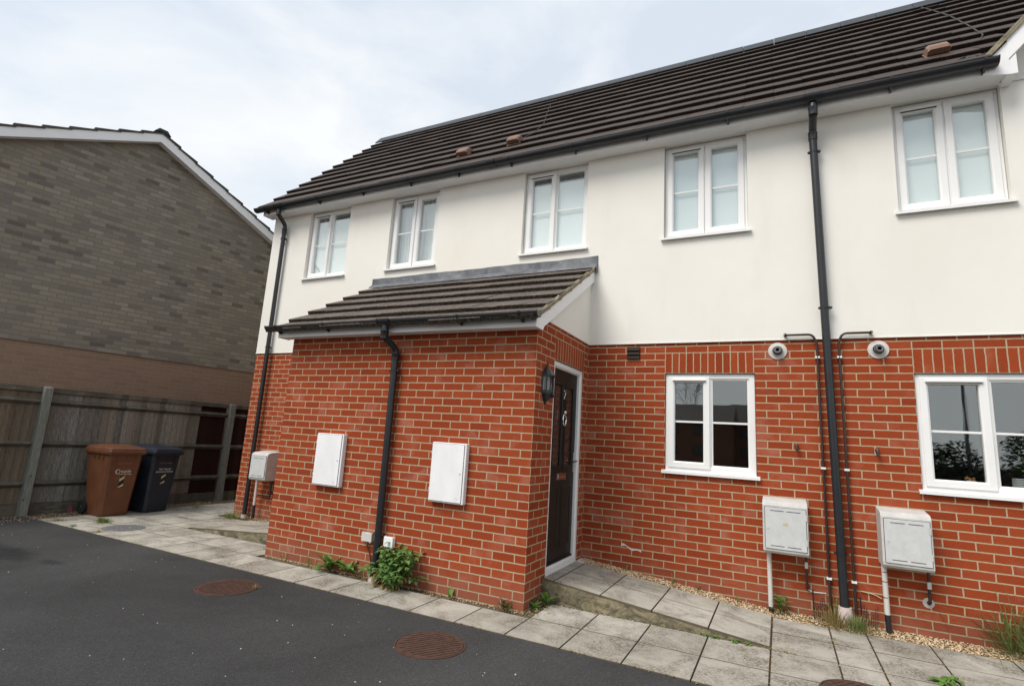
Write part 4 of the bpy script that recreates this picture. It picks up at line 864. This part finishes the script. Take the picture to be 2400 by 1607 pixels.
# ------------------------------------------------------------------ wheelie bins
def text_mesh(s, size, name, mat, parent, mtx):
    cu = bpy.data.curves.new('t', 'FONT'); cu.body = s; cu.size = size; cu.align_x = 'CENTER'; cu.extrude = .0006
    to = bpy.data.objects.new('t', cu); COL.objects.link(to)
    dg = bpy.context.evaluated_depsgraph_get(); me = bpy.data.meshes.new_from_object(to.evaluated_get(dg)); bpy.data.objects.remove(to)
    me.transform(mtx); me.materials.clear(); me.materials.append(M[mat]); me.name = name
    o = bpy.data.objects.new(name, me); COL.objects.link(o); o.parent = parent; return o
def wheelie(body, lid, loc, rot, label, dark):
    t = bpy.data.objects.new('wheelie_bin', None); COL.objects.link(t); tag(t, label, 'wheelie bin', 'wheelie bins by the fence')
    # local frame: x forward (front face at x = 0 at the base), y across, z up
    def sec(z, xf, xb, w_): return [(xf, -w_ / 2 + .035, z), (xf, w_ / 2 - .035, z), (xf - .03, w_ / 2, z), (xb + .02, w_ / 2, z), (xb, w_ / 2 - .02, z), (xb, -w_ / 2 + .02, z), (xb + .02, -w_ / 2, z), (xf - .03, -w_ / 2, z)]
    L_ = [sec(.0, -.01, -.36, .375), sec(.03, 0, -.38, .39), sec(.20, .012, -.42, .405), sec(.80, .055, -.53, .465), sec(.875, .06, -.55, .475), sec(.88, .085, -.56, .505), sec(.905, .085, -.56, .505)]
    vs = [v for s_ in L_ for v in s_]; n = 8
    fs = [(i * n + k, i * n + (k + 1) % n, (i + 1) * n + (k + 1) % n, (i + 1) * n + k) for i in range(len(L_) - 1) for k in range(n)] + [tuple(range(7, -1, -1)), tuple(range(48, 56))]
    b = MB().add(vs, fs)
    MB_ = b.build('body', body, t, bevel=.008)
    rb = MB()
    for yy in (-.13, .0, .13):
        rb.add([(.061, yy - .006, .80), (.061, yy + .006, .80), (.072, yy + .006, .878), (.072, yy - .006, .878), (.05, yy - .006, .80), (.05, yy + .006, .80)], [(0, 1, 2, 3), (0, 3, 4), (1, 5, 2), (0, 4, 5, 1)])
    for xx in (-.08, -.2, -.32):
        rb.box(xx - .006, xx + .006, -.25, -.23, .81, .878); rb.box(xx - .006, xx + .006, .23, .25, .81, .878)
    rb.build('rim_rib', body, t, fix=False)
    # lid
    def ls(z, xf, xb, w_): return [(xf, -w_ / 2 + .03, z), (xf, w_ / 2 - .03, z), (xf - .03, w_ / 2, z), (xb, w_ / 2, z), (xb, -w_ / 2, z), (xf - .03, -w_ / 2, z)]
    K = [ls(.895, .105, -.575, .535), ls(.935, .108, -.575, .54), ls(.938, .092, -.575, .525), ls(.965, .088, -.575, .515), ls(.985, .06, -.56, .47), ls(1.015, -.06, -.50, .34), ls(1.02, -.12, -.45, .26)]
    vs = [v for s_ in K for v in s_]; n = 6
    fs = [(i * n + k, i * n + (k + 1) % n, (i + 1) * n + (k + 1) % n, (i + 1) * n + k) for i in range(len(K) - 1) for k in range(n)] + [tuple(range(5, -1, -1)), tuple(range(36, 42))]
    MB().add(vs, fs).build('lid', lid, t, bevel=.006)
    hb = MB(); hb.tube([(-.60, -.2, .93), (-.60, .2, .93)], .014, 10)
    for yy in (-.2, 0, .2): hb.box(-.61, -.55, yy - .018, yy + .018, .905, .95)
    hb.build('handle', lid, t)
    for yy in (-.215, .215):
        wv = MB(); wv.lathe([(0, -.022), (.055, -.022), (.075, -.026), (.098, -.020), (.1, 0), (.098, .020), (.075, .026), (.055, .022), (0, .022)], (-.43, yy * 1.02, .1), 26, axis='y'); wo_ = wv.build('wheel', 'rubber', t, smooth=True)
        MB().lathe([(0, -.026), (.02, -.026), (.024, -.02)], (-.43, yy * 1.02, .1), 12, axis='y').build('hub', 'black', wo_)
    MB().tube([(-.43, -.2, .1), (-.43, .2, .1)], .012, 8).build('axle', 'iron', t)
    # printing and sticker on the front face: plane leaning with the taper
    xf = lambda z: .012 + .043 * (z - .2) / .6 + .0012
    tilt = math.atan(.043 / .6)
    def mt(y, z): return Matrix.Translation((xf(z) + .0016, y, z)) @ Matrix.Rotation(tilt, 4, 'Y') @ Matrix.Rotation(rad(90), 4, 'Z') @ Matrix.Rotation(rad(90), 4, 'X')
    text_mesh('NO HOT ASHES', .028, 'print', 'oprint', t, mt(.0, .745))
    if dark:
        text_mesh('TEST VALLEY', .036, 'print', 'print', t, mt(0, .648)); text_mesh('BOROUGH COUNCIL', .030, 'print', 'print', t, mt(0, .610))
        sy, sz0, sz1 = .0, .430, .585
    else:
        text_mesh('recycle', .056, 'print', 'print', t, mt(.022, .628)); text_mesh('with Test Valley', .026, 'print', 'print', t, mt(.035, .595))
        ar = MB(); ar.tube([(xf(.64) + .002, -.075 + .030 * math.cos(a), .64 + .030 * math.sin(a)) for a in [rad(50) + rad(270) * i / 14 for i in range(15)]], [.0025 + .003 * math.sin(math.pi * i / 14) for i in range(15)], 6); ar.build('print', 'print', t)
        sy, sz0, sz1 = .0, .405, .575
    def para(mat_, pts):
        MB().add([(xf(z) + .0004, sy + y, z) for y, z in pts], [tuple(range(len(pts)))]).build('sticker', mat_, t, fix=False)
    h = sz1 - sz0; a = -.032; b_ = .032
    para('stickb', [(a, sz0), (b_, sz0), (b_, sz1), (a, sz1)]) 
    def band_(z0_, z1_, sh):
        pts = [(a, z0_), (b_, z0_ + sh), (b_, z1_ + sh), (a, z1_)]
        pts = [(y, min(max(z, sz0), sz1)) for y, z in pts]
        MB().add([(xf(z) + .0010, sy + y, z) for y, z in pts], [(0, 1, 2, 3)]).build('sticker', 'stick', t, fix=False)
    band_(sz0 + h * .50, sz0 + h * .78, h * .30); band_(sz0 - h * .15, sz0 + h * .08, h * .28)
    t.location = loc; t.rotation_euler = (0, 0, rot); return t
wheelie('bin_b', 'bin_b', (-6.775, .222, .004), 0, 'brown wheelie bin with a black and cream striped sticker, in front of the fence', False)
wheelie('bin_d', 'binlid_d', (-6.80, .835, .004), rad(7), 'navy black wheelie bin behind the brown one', True)

# ------------------------------------------------------------------ fence
FX = -7.56
def fence_panel(y0, y1, label, mat, board_end=None, cap=True, dark=False):
    t = thing('fence', label, 'fence', (FX, (y0 + y1) / 2, 0), 'timber fence bays along the boundary')
    b = MB(); y = y0; be = board_end or y1
    while y < be - .01:
        w_ = .1 + random.uniform(-.006, .006); yy = min(y + w_, be); lean = random.uniform(-.004, .004); q = random.uniform(-.006, .004)
        b.add([(FX - .014, y, .16 + q), (FX - .006, yy + .012, .16 + q), (FX - .006, yy + .012 + lean, 1.755 + q), (FX - .014, y + lean, 1.755 + q), (FX - .020, y, .16), (FX - .022, yy + .012, .16), (FX - .022, yy + .012, 1.755), (FX - .020, y, 1.755),
               (FX + .004, yy + .012, .16 + q), (FX + .004, yy + .012 + lean, 1.755 + q)],
              [(0, 8, 9, 3), (8, 5, 6, 9), (0, 3, 7, 4), (3, 9, 6, 7), (0, 4, 5, 8)])
        y = yy
    b.build('board_panel', mat, t, fix=False)
    if be < y1:
        MB().box(FX - .05, FX - .03, be - .02, y1, .1, 1.78).build('dark_panel', 'dkpanel', t)
        fr_ = MB()
        for a in (be + .01,): fr_.box(FX - .029, FX - .022, a, a + .035, .12, 1.75)
        fr_.build('panel_frame', 'dkpanel', t)
    for z in (1.585, .985, .425):
        q = random.uniform(-.006, .006)
        MB().prism([(FX + .002, z - .045), (FX + .058, z + .0), (FX + .058, z + .008), (FX + .002, z + .045)], 'y', y0, y1).build('rail', 'rail', t, bevel=.003)
    MB().box(FX - .04, FX + .030, y0, y1, 1.725, 1.80).build('capping', 'rail', t, bevel=.003) if cap else None
    MB().box(FX - .018, FX + .016, y0, y1, -.02, .15).build('gravel_board', 'rail', t)
    return t
def post(y, h, label):
    p = MB().box(FX + .012, FX + .105, y - .05, y + .05, -.05, h - .015).add([(FX + .012, y - .05, h - .015), (FX + .105, y - .05, h - .015), (FX + .105, y + .05, h - .015), (FX + .012, y + .05, h - .015), (FX + .02, y - .04, h + .012), (FX + .095, y - .04, h), (FX + .095, y + .04, h), (FX + .02, y + .04, h + .012)], [(0, 1, 5, 4), (1, 2, 6, 5), (2, 3, 7, 6), (3, 0, 4, 7), (4, 5, 6, 7)])
    return p
def post_thing(y, h, label):
    tag(post(y, h, label).build('fence_post', 'post', bevel=.004), label, 'fence post', 'fence posts')
fence_panel(-3.6, -.635, 'brownish featheredge fence bay at the left edge', 'wood_b')
fence_panel(-.535, 2.335, 'weathered grey featheredge fence bay behind the bins, with a dark gap at its far end', 'wood', 1.80)
fence_panel(2.435, 5.6, 'dark fence bay beyond the far post, mostly hidden by the house', 'dkpanel')
post_thing(-.585, 1.80, 'weathered square fence post left of the brown bin')
post_thing(2.385, 1.80, 'greenish square fence post close to the corner of the house')
post_thing(-3.65, 1.80, 'square fence post outside the left edge')
# small red plastic scrap at the fence foot
rs = MB(); rs.add([(-7.44, -.06, .0), (-7.43, .0, .0), (-7.46, .01, .06), (-7.47, -.02, .11), (-7.46, -.06, .05), (-7.45, -.02, .0)], [(0, 1, 2, 3, 4), (0, 4, 3, 5), (5, 3, 2, 1)])
tag(rs.build('plastic_scrap', 'red', fix=False), 'red plastic scrap on the gravel left of the brown bin wheel', 'litter')

# ------------------------------------------------------------------ neighbouring house
nbt = thing('brick_house', 'neighbouring house with windowless grey brick gable and white bargeboards behind the fence', 'house', (-8.4, .7, 0))
NP = Vector((-8.7, -.837, 0)); ND = Vector((NBD[0], NBD[1], 0)); NN = Vector((NBD[1], -NBD[0], 0))   # NN faces us
def nbp(s, out, z): q = NP + ND * s + NN * out; return (q.x, q.y, z)
def nprism(mb, poly, o0, o1):
    n = len(poly); return mb.add([nbp(s, o0, z) for s, z in poly] + [nbp(s, o1, z) for s, z in poly], [tuple(range(n)), tuple(range(2 * n - 1, n - 1, -1))] + [(i, i + n, (i + 1) % n + n, (i + 1) % n) for i in range(n)])
SA, ZA, SLP = 1.53, 6.74, .475        # apex distance, apex height of the board top, roof slope
hw = 4.6; ze = ZA - SLP * hw
nprism(MB(), [(SA - hw + .3, -.1), (SA + hw - .3, -.1), (SA + hw - .3, 2.52), (SA - hw + .3, 2.52)], -6, 0).build('brown_brick_wall', 'nb_brown', nbt)
nprism(MB(), [(SA - hw + .29, 2.522), (SA + hw - .29, 2.522), (SA + hw - .29, ze), (SA, ZA - .12), (SA - hw + .29, ze)], -6, .018).build('grey_brick_wall', 'nb_grey', nbt)
rf = MB()
for s in (-1, 1):
    n = 14; g_ = hw / n
    for k in range(n):
        a0, a1 = hw - g_ * k + .01, hw - g_ * (k + 1) - .03
        z0_, z1_ = ZA - SLP * a0 + .062, ZA - SLP * a1 + .022
        nprism(rf, [(SA + s * a0, z0_), (SA + s * a0, z0_ - .038), (SA + s * a1, z1_ - .03), (SA + s * a1, z1_)], -6, .19 + random.uniform(-.004, .004))
nrf = rf.build('roof', 'tile_n', nbt)
nprism(MB(), [(SA - .14, ZA + .0), (SA - .07, ZA + .085), (SA + .07, ZA + .085), (SA + .14, ZA + .0), (SA, ZA + .04)], -6, .195).build('ridge', 'tile_n', nrf)
for s in (-1, 1):
    nprism(MB(), [(SA, ZA), (SA + s * hw, ze), (SA + s * hw, ze - .165), (SA, ZA - .165)], .150, .172).build('bargeboard', 'board', nbt)
    nprism(MB(), [(SA, ZA - .148), (SA + s * hw, ze - .148), (SA + s * hw, ze - .158), (SA, ZA - .158)], .019, .149).build('soffit', 'board', nbt)
    nprism(MB(), [(SA, ZA + .02), (SA + s * hw, ze + .02), (SA + s * hw, ze - .0), (SA, ZA - .0)], .10, .178).build('verge_mortar', 'bedding', nbt)

# ------------------------------------------------------------------ plants
def leaf(mb, p, d_, l, w_, droop=.5, seg=4, fold=.15, jag=0):
    d_ = Vector(d_).normalized(); up = Vector((0, 0, 1)); sd_ = d_.cross(up)
    if sd_.length < .1: sd_ = Vector((random.uniform(-1, 1), random.uniform(-1, 1), 0))
    sd_.normalize(); p = Vector(p); vs = []; cur = d_.copy()
    for i in range(seg + 1):
        t = i / seg; ww = w_ * math.sin(math.pi * (t * .86 + .10)) ** .8 * (1 + jag * (i % 2)); 
        if i == seg: ww = .0004
        nn = sd_.cross(cur).normalized()
        vs += [p - sd_ * ww + nn * fold * ww, p.copy(), p + sd_ * ww + nn * fold * ww]
        p = p + cur * (l / seg); cur = (cur + Vector((0, 0, -droop / seg))).normalized()
    fs = []
    for i in range(seg): fs += [(i * 3, i * 3 + 1, i * 3 + 4, i * 3 + 3), (i * 3 + 1, i * 3 + 2, i * 3 + 5, i * 3 + 4)]
    mb.add(vs, fs)
def rosette(c, n, l, w_, lab, cat='weed', name='weed', mat='leaf', up=.8, group=None, stem=0):
    t = MB()
    for k in range(n):
        a = 2 * math.pi * k / n + random.uniform(-.4, .4); u = random.uniform(.3, 1.5) * up
        leaf(t, (c[0], c[1], c[2] + random.uniform(0, stem)), (math.cos(a), math.sin(a), u), l * random.uniform(.6, 1.1), w_ * random.uniform(.7, 1.1), random.uniform(.5, 1.3), 5)
    return tag(t.build(name, mat, fix=False), lab, cat, group)
def tuft(c, n, h, spread, lab, mat='grass', cat='grass tuft', lean=(0, 0), wb=.0025, group='grass tufts'):
    t = MB()
    for k in range(n):
        a = random.uniform(0, 6.28); r_ = abs(random.gauss(0, spread)); p = (c[0] + r_ * math.cos(a), c[1] + min(r_ * math.sin(a), c[3] if len(c) > 3 else 9), c[2])
        dx = math.cos(a) * random.uniform(.1, .8) + lean[0]; dy = math.sin(a) * random.uniform(.1, .8) + lean[1]
        leaf(t, p, (dx, dy, random.uniform(.8, 2.2)), h * random.uniform(.4, 1.1), wb * random.uniform(.6, 1.3), random.uniform(.3, 1.8), 5, .05)
    return tag(t.build('grass_tuft', mat, fix=False), lab, cat, group)
# bushy weed right of the porch downpipe
bw = thing('bushy_weed', 'bushy green weed with a withered brown skirt at the foot of the porch downpipe', 'weed', (-1.33, -.12, 0))
st_, lv_, dr_ = MB(), MB(), MB()
for k in range(62):
    a = random.uniform(0, 6.28); r0 = random.uniform(0, .05); ht = random.uniform(.10, .37) * (1 if random.random() < .8 else 1.12); out = random.uniform(.03, .34) * (1.15 - ht * 1.6)
    bx, by = -1.33 + r0 * math.cos(a), -.13 + r0 * math.sin(a) * .6
    ex, ey = bx + out * math.cos(a) * 1.25, min(by + out * math.sin(a) * .75, -.015)
    P_ = [(bx, by, 0), ((bx + ex) / 2, (by + ey) / 2, ht * .6), (ex, ey, ht)]
    st_.tube(P_, [.004, .003, .002], 5)
    for i in range(13):
        t_ = random.uniform(.25, 1); q = Vector(P_[0]).lerp(Vector(P_[2]), t_); q.z = ht * (1 - (1 - t_) ** 1.5)
        b_ = random.uniform(0, 6.28); leaf(lv_, q, (math.cos(b_), math.sin(b_) - .25, random.uniform(-.1, .7)), random.uniform(.05, .105), random.uniform(.010, .020), random.uniform(.5, 1.6), 4, .25, .12)
for k in range(170):
    a = random.uniform(3.0, 6.4); r_ = random.uniform(.02, .17); leaf(dr_, (-1.36 + r_ * math.cos(a) * 1.2, -.12 + r_ * math.sin(a) * .7, random.uniform(.01, .15)), (math.cos(a), math.sin(a), random.uniform(-1, .4)), random.uniform(.03, .07), random.uniform(.005, .011), 1.4, 4, .3)
st_.build('stem', 'leaf', bw, fix=False); lv_.build('foliage', 'leaf2', bw, fix=False); dr_.build('withered_foliage', 'dry', bw, fix=False)
rosette((-2.215, -.05, .005), 26, .26, .026, 'dock weed with long upright leaves on the porch front, left of the downpipe', up=1.3, stem=.04)
rosette((-1.965, -.05, .005), 13, .21, .022, 'thinner dock weed between the larger dock and the downpipe', up=1.2, stem=.05)
tuft((-2.52, -.04, 0), 26, .12, .05, 'wispy grass left of the dock weed', group=None)
tuft((-1.76, -.05, 0), 16, .11, .03, 'short wispy grass directly left of the porch downpipe', group=None)
tuft((-2.95, -.03, 0), 14, .10, .04, 'dry sparse grass near the left corner of the porch', mat='dry', group=None)
rosette((-.17, -.05, .0), 16, .095, .010, 'small reddish weed just left of the porch corner', mat='redweed', up=1.4, stem=.05)
rosette((-.13, -.06, .0), 9, .075, .010, 'green weed sprouting at the porch corner base', up=1.4, stem=.04)
rosette((.05, .12, .0), 14, .10, .010, 'green and reddish weed in the nook right of the porch corner', mat='leaf', up=1.2, stem=.03)
rosette((.085, .30, .0), 12, .17, .016, 'broad leaved weed against the ramp end by the porch corner', up=1.1, stem=.05)
rosette((.03, .17, .0), 14, .08, .008, 'dark reddish weed behind the green one at the porch corner', mat='redweed', up=1.3, stem=.04)
rosette((-.72, -.05, 0), 6, .10, .012, 'single upright seedling right of the bushy weed', up=2)
tuft((1.0, 1.44, gz(1.0)), 18, .10, .03, 'little grass sprig in the gravel below the left part of the window', group='sprigs in the gravel')
tuft((1.25, 1.47, gz(1.25)), 16, .07, .008, 'tiny sprig in the gravel under the right part of the window', group='sprigs in the gravel')
tuft((.52, 1.46, gz(.52)), 16, .07, .008, 'tiny sprig in the gravel nearest the front door', group='sprigs in the gravel')
tuft((1.62, 1.45, gz(1.62)), 16, .07, .008, 'tiny sprig in the gravel left of the pale gas pipe', group='sprigs in the gravel')
o = rosette((1.99, 1.43, gz(2)), 24, .12, .013, 'bright green leafy weed at the foot of the pale gas pipe', up=1.0, stem=.12)
for i, (x, y) in enumerate(((1.43, .385), (1.52, .375), (1.66, .375), (1.76, .38))):
    rosette((x, y, .008), 9, .05, .010, ('first', 'second', 'third', 'fourth')[i] + ' small weed from the left in the crack at the low end of the ramp', up=.6, group='crack weeds along the ramp')
rosette((2.98, .42, .008), 26, .11, .011, 'flat spreading weed between the slabs at the lower right', up=.35)
rosette((3.05, .52, .008), 22, .10, .010, 'flat spreading weed beside its twin, nearer the wall', up=.35)
tuft((2.42, 1.34, .02, .1), 260, .15, .10, 'dry brown grass round the foot of the tall downpipe', mat='dry', group=None)
tuft((2.58, 1.31, .02, .1), 200, .14, .085, 'green grass round the right of the drain collar', group=None)
tuft((2.42, 1.40, .02, .08), 16, .34, .008, 'few tall grass stems between the brown pipe and the downpipe', group=None)
tuft((3.90, 1.36, .02, .13), 900, .40, .19, 'large clump of long grass against the wall at the right edge', lean=(-.18, 0), wb=.0045, group=None)
tuft((3.62, 1.42, .02, .08), 46, .66, .06, 'tall arching grass stems left of the large clump', lean=(-.30, 0), wb=.004, group=None)
tuft((-5.62, 1.28, .0), 260, .10, .12, 'low grass growing at the left corner of the house', group='grass between the slabs')
tuft((-6.33, -.14, .0), 300, .08, .065, 'low grass tuft between slabs in front of the brown bin', group='grass between the slabs')
tuft((-6.78, -.46, .0), 70, .05, .07, 'low moss grass at the far end of the tarmac edge', group='grass between the slabs')
tuft((-6.25, -.52, .0), 50, .045, .06, 'low moss grass at the tarmac edge left of the grey drain cover', group='grass between the slabs')
tuft((-5.66, -.52, .0), 60, .04, .06, 'yellowish moss on the tarmac edge below the grey drain cover', mat='dry', group='grass between the slabs')
tuft((-6.85, 1.55, .0), 50, .12, .07, 'thin weeds at the fence foot right of the dark bin', group=None)
tuft((-2.25, -.93, .004), 34, .03, .03, 'moss on the edge of the rusty ribbed drain cover', mat='dry', group=None)
for x in (2.30, 2.70):
    pass
# dead leaves and crumbs of moss caught along the joints and the wall foot
ll = MB()
def litter(n, fx):
    for _ in range(n):
        x, y, z = fx(); a = random.uniform(0, 6.28); leaf(ll, (x, y, z + .004), (math.cos(a), math.sin(a), random.uniform(-.05, .35)), random.uniform(.012, .034), random.uniform(.003, .008), random.uniform(.2, 1.2), 2, .2)
litter(170, lambda: (random.uniform(-3.2, .1), -.01 - abs(random.gauss(0, .05)), .0)); litter(120, lambda: (random.gauss(.03, .07), random.uniform(-.05, .36), .0))
litter(110, lambda: (random.uniform(.1, 2.1), random.gauss(.375, .02), .006)); litter(160, lambda: (lambda x: (x, random.uniform(1.30, 1.50), gz(x)))(random.uniform(.1, 4.4)))
litter(150, lambda: (random.gauss(2.45, .16), random.gauss(1.34, .06), .012)); litter(60, lambda: (random.uniform(-3, 4), random.uniform(-.58, .35), .006)); litter(120, lambda: (random.uniform(-7.2, -5.3), random.uniform(-.5, 3), .004))
litter(90, lambda: (random.choice((2.365, 2.642, 1.92, 3.08)) + random.gauss(0, .008), random.uniform(-.5, 1.3), .005)); litter(60, lambda: (random.uniform(-7, 2), random.gauss(-.592, .006), .004))
o = ll.build('leaf_litter', 'dry', fix=False); o['kind'] = 'stuff'
# rusty wire guard strips either side of the downpipe foot
for (a, b, lab) in ((2.26, 2.38, 'dark wire mesh guard left of the downpipe foot'), (2.63, 2.75, 'dark wire mesh guard right of the downpipe foot')):
    wm = MB(); x = a
    while x < b: wm.tube([(x, D - .05, .02), (x + .01, D - .045, .16 + .05 * math.sin(x * 60))], .0022, 4); x += .017
    for z in (.05, .13): wm.tube([(a, D - .048, z), (b, D - .048, z + .01)], .003, 4)
    wm.tube([(a + .005, D - .055, .01), (a - .0, D - .055, .27)], .007, 5)
    tag(wm.build('wire_guard', 'black', fix=False), lab, 'wire guard', 'wire guards by the downpipe')

# ------------------------------------------------------------------ things on the right window's inner sill
yy = D + .17; zs = OP_G2[2] + .095
MB().box(OP_G2[0] + .05, OP_G2[1], D + .10, D + .28, zs - .03, zs).build('window_board', 'upvc', g2)
pt = thing('pot_plant', 'leafy pot plant standing inside the right ground floor window', 'pot plant', (4.02, yy, zs))
MB().lathe([(.0, .0), (.05, 0), (.065, .09), (.058, .09), (.05, .07), (0, .07)], (4.02, yy, zs), 18).build('pot', 'gbox', pt, smooth=True)
lf_ = MB()
for k in range(70):
    a = random.uniform(0, 6.28); q = (4.02 + random.uniform(-.14, .14), yy + random.uniform(-.05, .05), zs + random.uniform(.10, .28)); leaf(lf_, q, (math.cos(a), math.sin(a), random.uniform(-.1, .6)), random.uniform(.04, .07), random.uniform(.010, .018), .9, 4)
for k in range(6): lf_.tube([(4.02, yy, zs + .07), (4.02 + random.uniform(-.12, .12), yy, zs + .24)], .003, 4)
lf_.build('foliage', 'leaf', pt, fix=False)
bx = MB().box(3.83, 3.94, yy - .05, yy + .05, zs, zs + .075); 
bx = tag(bx.build('striped_box', 'gdoor', bevel=.003), 'small striped grey box on the inner window sill', 'box')
sb_ = MB()
for k in range(5): sb_.box(3.829, 3.941, yy - .0512, yy - .0503, zs + .008 + .014 * k, zs + .013 + .014 * k)
sb_.build('stripe', 'slot', bx)
fw = thing('flower_arrangement', 'small orange flower arrangement behind the left pane of the right window', 'flowers', (3.54, yy, zs))
q_ = MB()
for k in range(9): q_.lathe([(0, -.012), (.014, 0), (0, .012)], (3.54 + random.uniform(-.04, .04), yy + random.uniform(-.02, .02), zs + random.uniform(.03, .06)), 7)
q_.build('flower_head', 'flower', fw, smooth=True); MB().lathe([(0, 0), (.03, 0), (.035, .03), (0, .03)], (3.54, yy, zs), 12).build('bowl', 'ebox', fw)

# ------------------------------------------------------------------ across the road (seen only mirrored in the ground floor panes)
def far_house(x0, x1, y, ridge, eave, label):
    t = thing('brick_house', label, 'house', ((x0 + x1) / 2, y, 0), 'houses across the road')
    MB().box(x0, x1, y - 8, y, 0, eave).build('wall', 'far_brick', t)
    MB().prism([(y + .3, eave - .1), (y - 4, ridge), (y - 8.3, eave - .1)], 'x', x0 - .3, x1 + .3).build('roof', 'tile', t)
    MB().box(x0 + 3, x0 + 3.7, y - 4.4, y - 3.6, ridge - .5, ridge + .8).build('chimney', 'far_brick', t)
    k = x0 + 1.2
    while k < x1 - 1.5:
        for z in (1, 3.4):
            MB().box(k, k + 1.3, y + .01, y + .06, z, z + 1.2).build('window', 'rubber', t); MB().box(k + .1, k + 1.2, y + .061, y + .07, z + .1, z + 1.1).build('pane', 'slot', t)
        k += 3.1
far_house(-24, -3.1, -60, 7.3, 4.9, 'brick house across the road, mirrored in the left ground floor window')
far_house(-3.6, 9, -66, 7.9, 5.2, 'brick house across the road, mirrored at the right edge of the left window')
def crown(mb, c, rx, ry, rz, n, s):
    for _ in range(n):
        while True:
            v = Vector([random.uniform(-1, 1) for _ in range(3)])
            if .35 < v.length < 1: break
        k = 1 + .2 * math.sin(v.x * 7 + c[0]) * math.sin(v.z * 6)
        p = Vector((c[0] + v.x * rx * k, c[1] + v.y * ry * k, c[2] + v.z * rz * k)); a = random.uniform(0, 6.28)
        leaf(mb, p, (math.cos(a), math.sin(a), random.uniform(-.5, .8)), s * random.uniform(.6, 1.3), s * .35, .6, 2)
for (x, y, rx, rz, hz, lab) in ((12.6, -19, 3.0, 1.9, 1.9, 'dark rounded tree mirrored in the right pane of the right window'), (8.2, -21, 1.5, 1.3, 1.2, 'dark bush mirrored in the left pane of the right window')):
    t = thing('tree', lab, 'tree', (x, y, 0)); cm = MB(); crown(cm, (x, y, hz), rx, rx * .7, rz, 9000 if rx > 2 else 3000, .20); cm.build('crown', 'tree', t, fix=False); MB().tube([(x, y, 0), (x, y, hz)], .12, 8).build('trunk', 'bark', t)
t = thing('hedge', 'long dark hedge across the road, mirrored low in the right window', 'hedge', (22, -42, 0)); hm = MB()
for k in range(13): crown(hm, (9 + k * 2.2, -42, .9 + .2 * math.sin(k * 2.1)), 1.7, .9, 1.3, 330, .4)
hm.build('foliage', 'tree', t, fix=False); MB().box(8.5, 36, -42.4, -41.6, 0, 1.5).build('core', 'bark', t)
t = thing('street_lamp', 'tall lamp post mirrored in the left pane of the right window', 'street lamp', (8.9, -20.5, 0)); MB().tube([(8.9, -20.5, 0), (8.9, -20.5, 6)], .07, 8).build('post', 'iron', t, smooth=True); MB().box(8.75, 9.05, -20.3, -19.7, 5.95, 6.1).build('lamp_head', 'iron', t)
t = thing('bare_tree', 'bare winter tree mirrored above the roofs in the left ground floor window', 'tree', (-7.6, -71, 0)); bt = MB()
def branch(p, d_, l, r_, dep):
    q = p + d_ * l; bt.tube([p, q], [r_, r_ * .6], 5, caps=False)
    if dep:
        for _ in range(3 if dep > 1 else 4): 
            nd = (d_ + Vector([random.uniform(-.55, .55) for _ in range(3)])).normalized(); nd.z = abs(nd.z); branch(q, nd.normalized(), l * random.uniform(.6, .8), r_ * .6, dep - 1)
branch(Vector((-8.6, -71, 0)), Vector((-.05, 0, 1)), 4.2, .16, 5); bt.build('branch', 'bark', t, fix=False)

for o in bpy.data.objects:
    if '_o' in o: del o['_o']
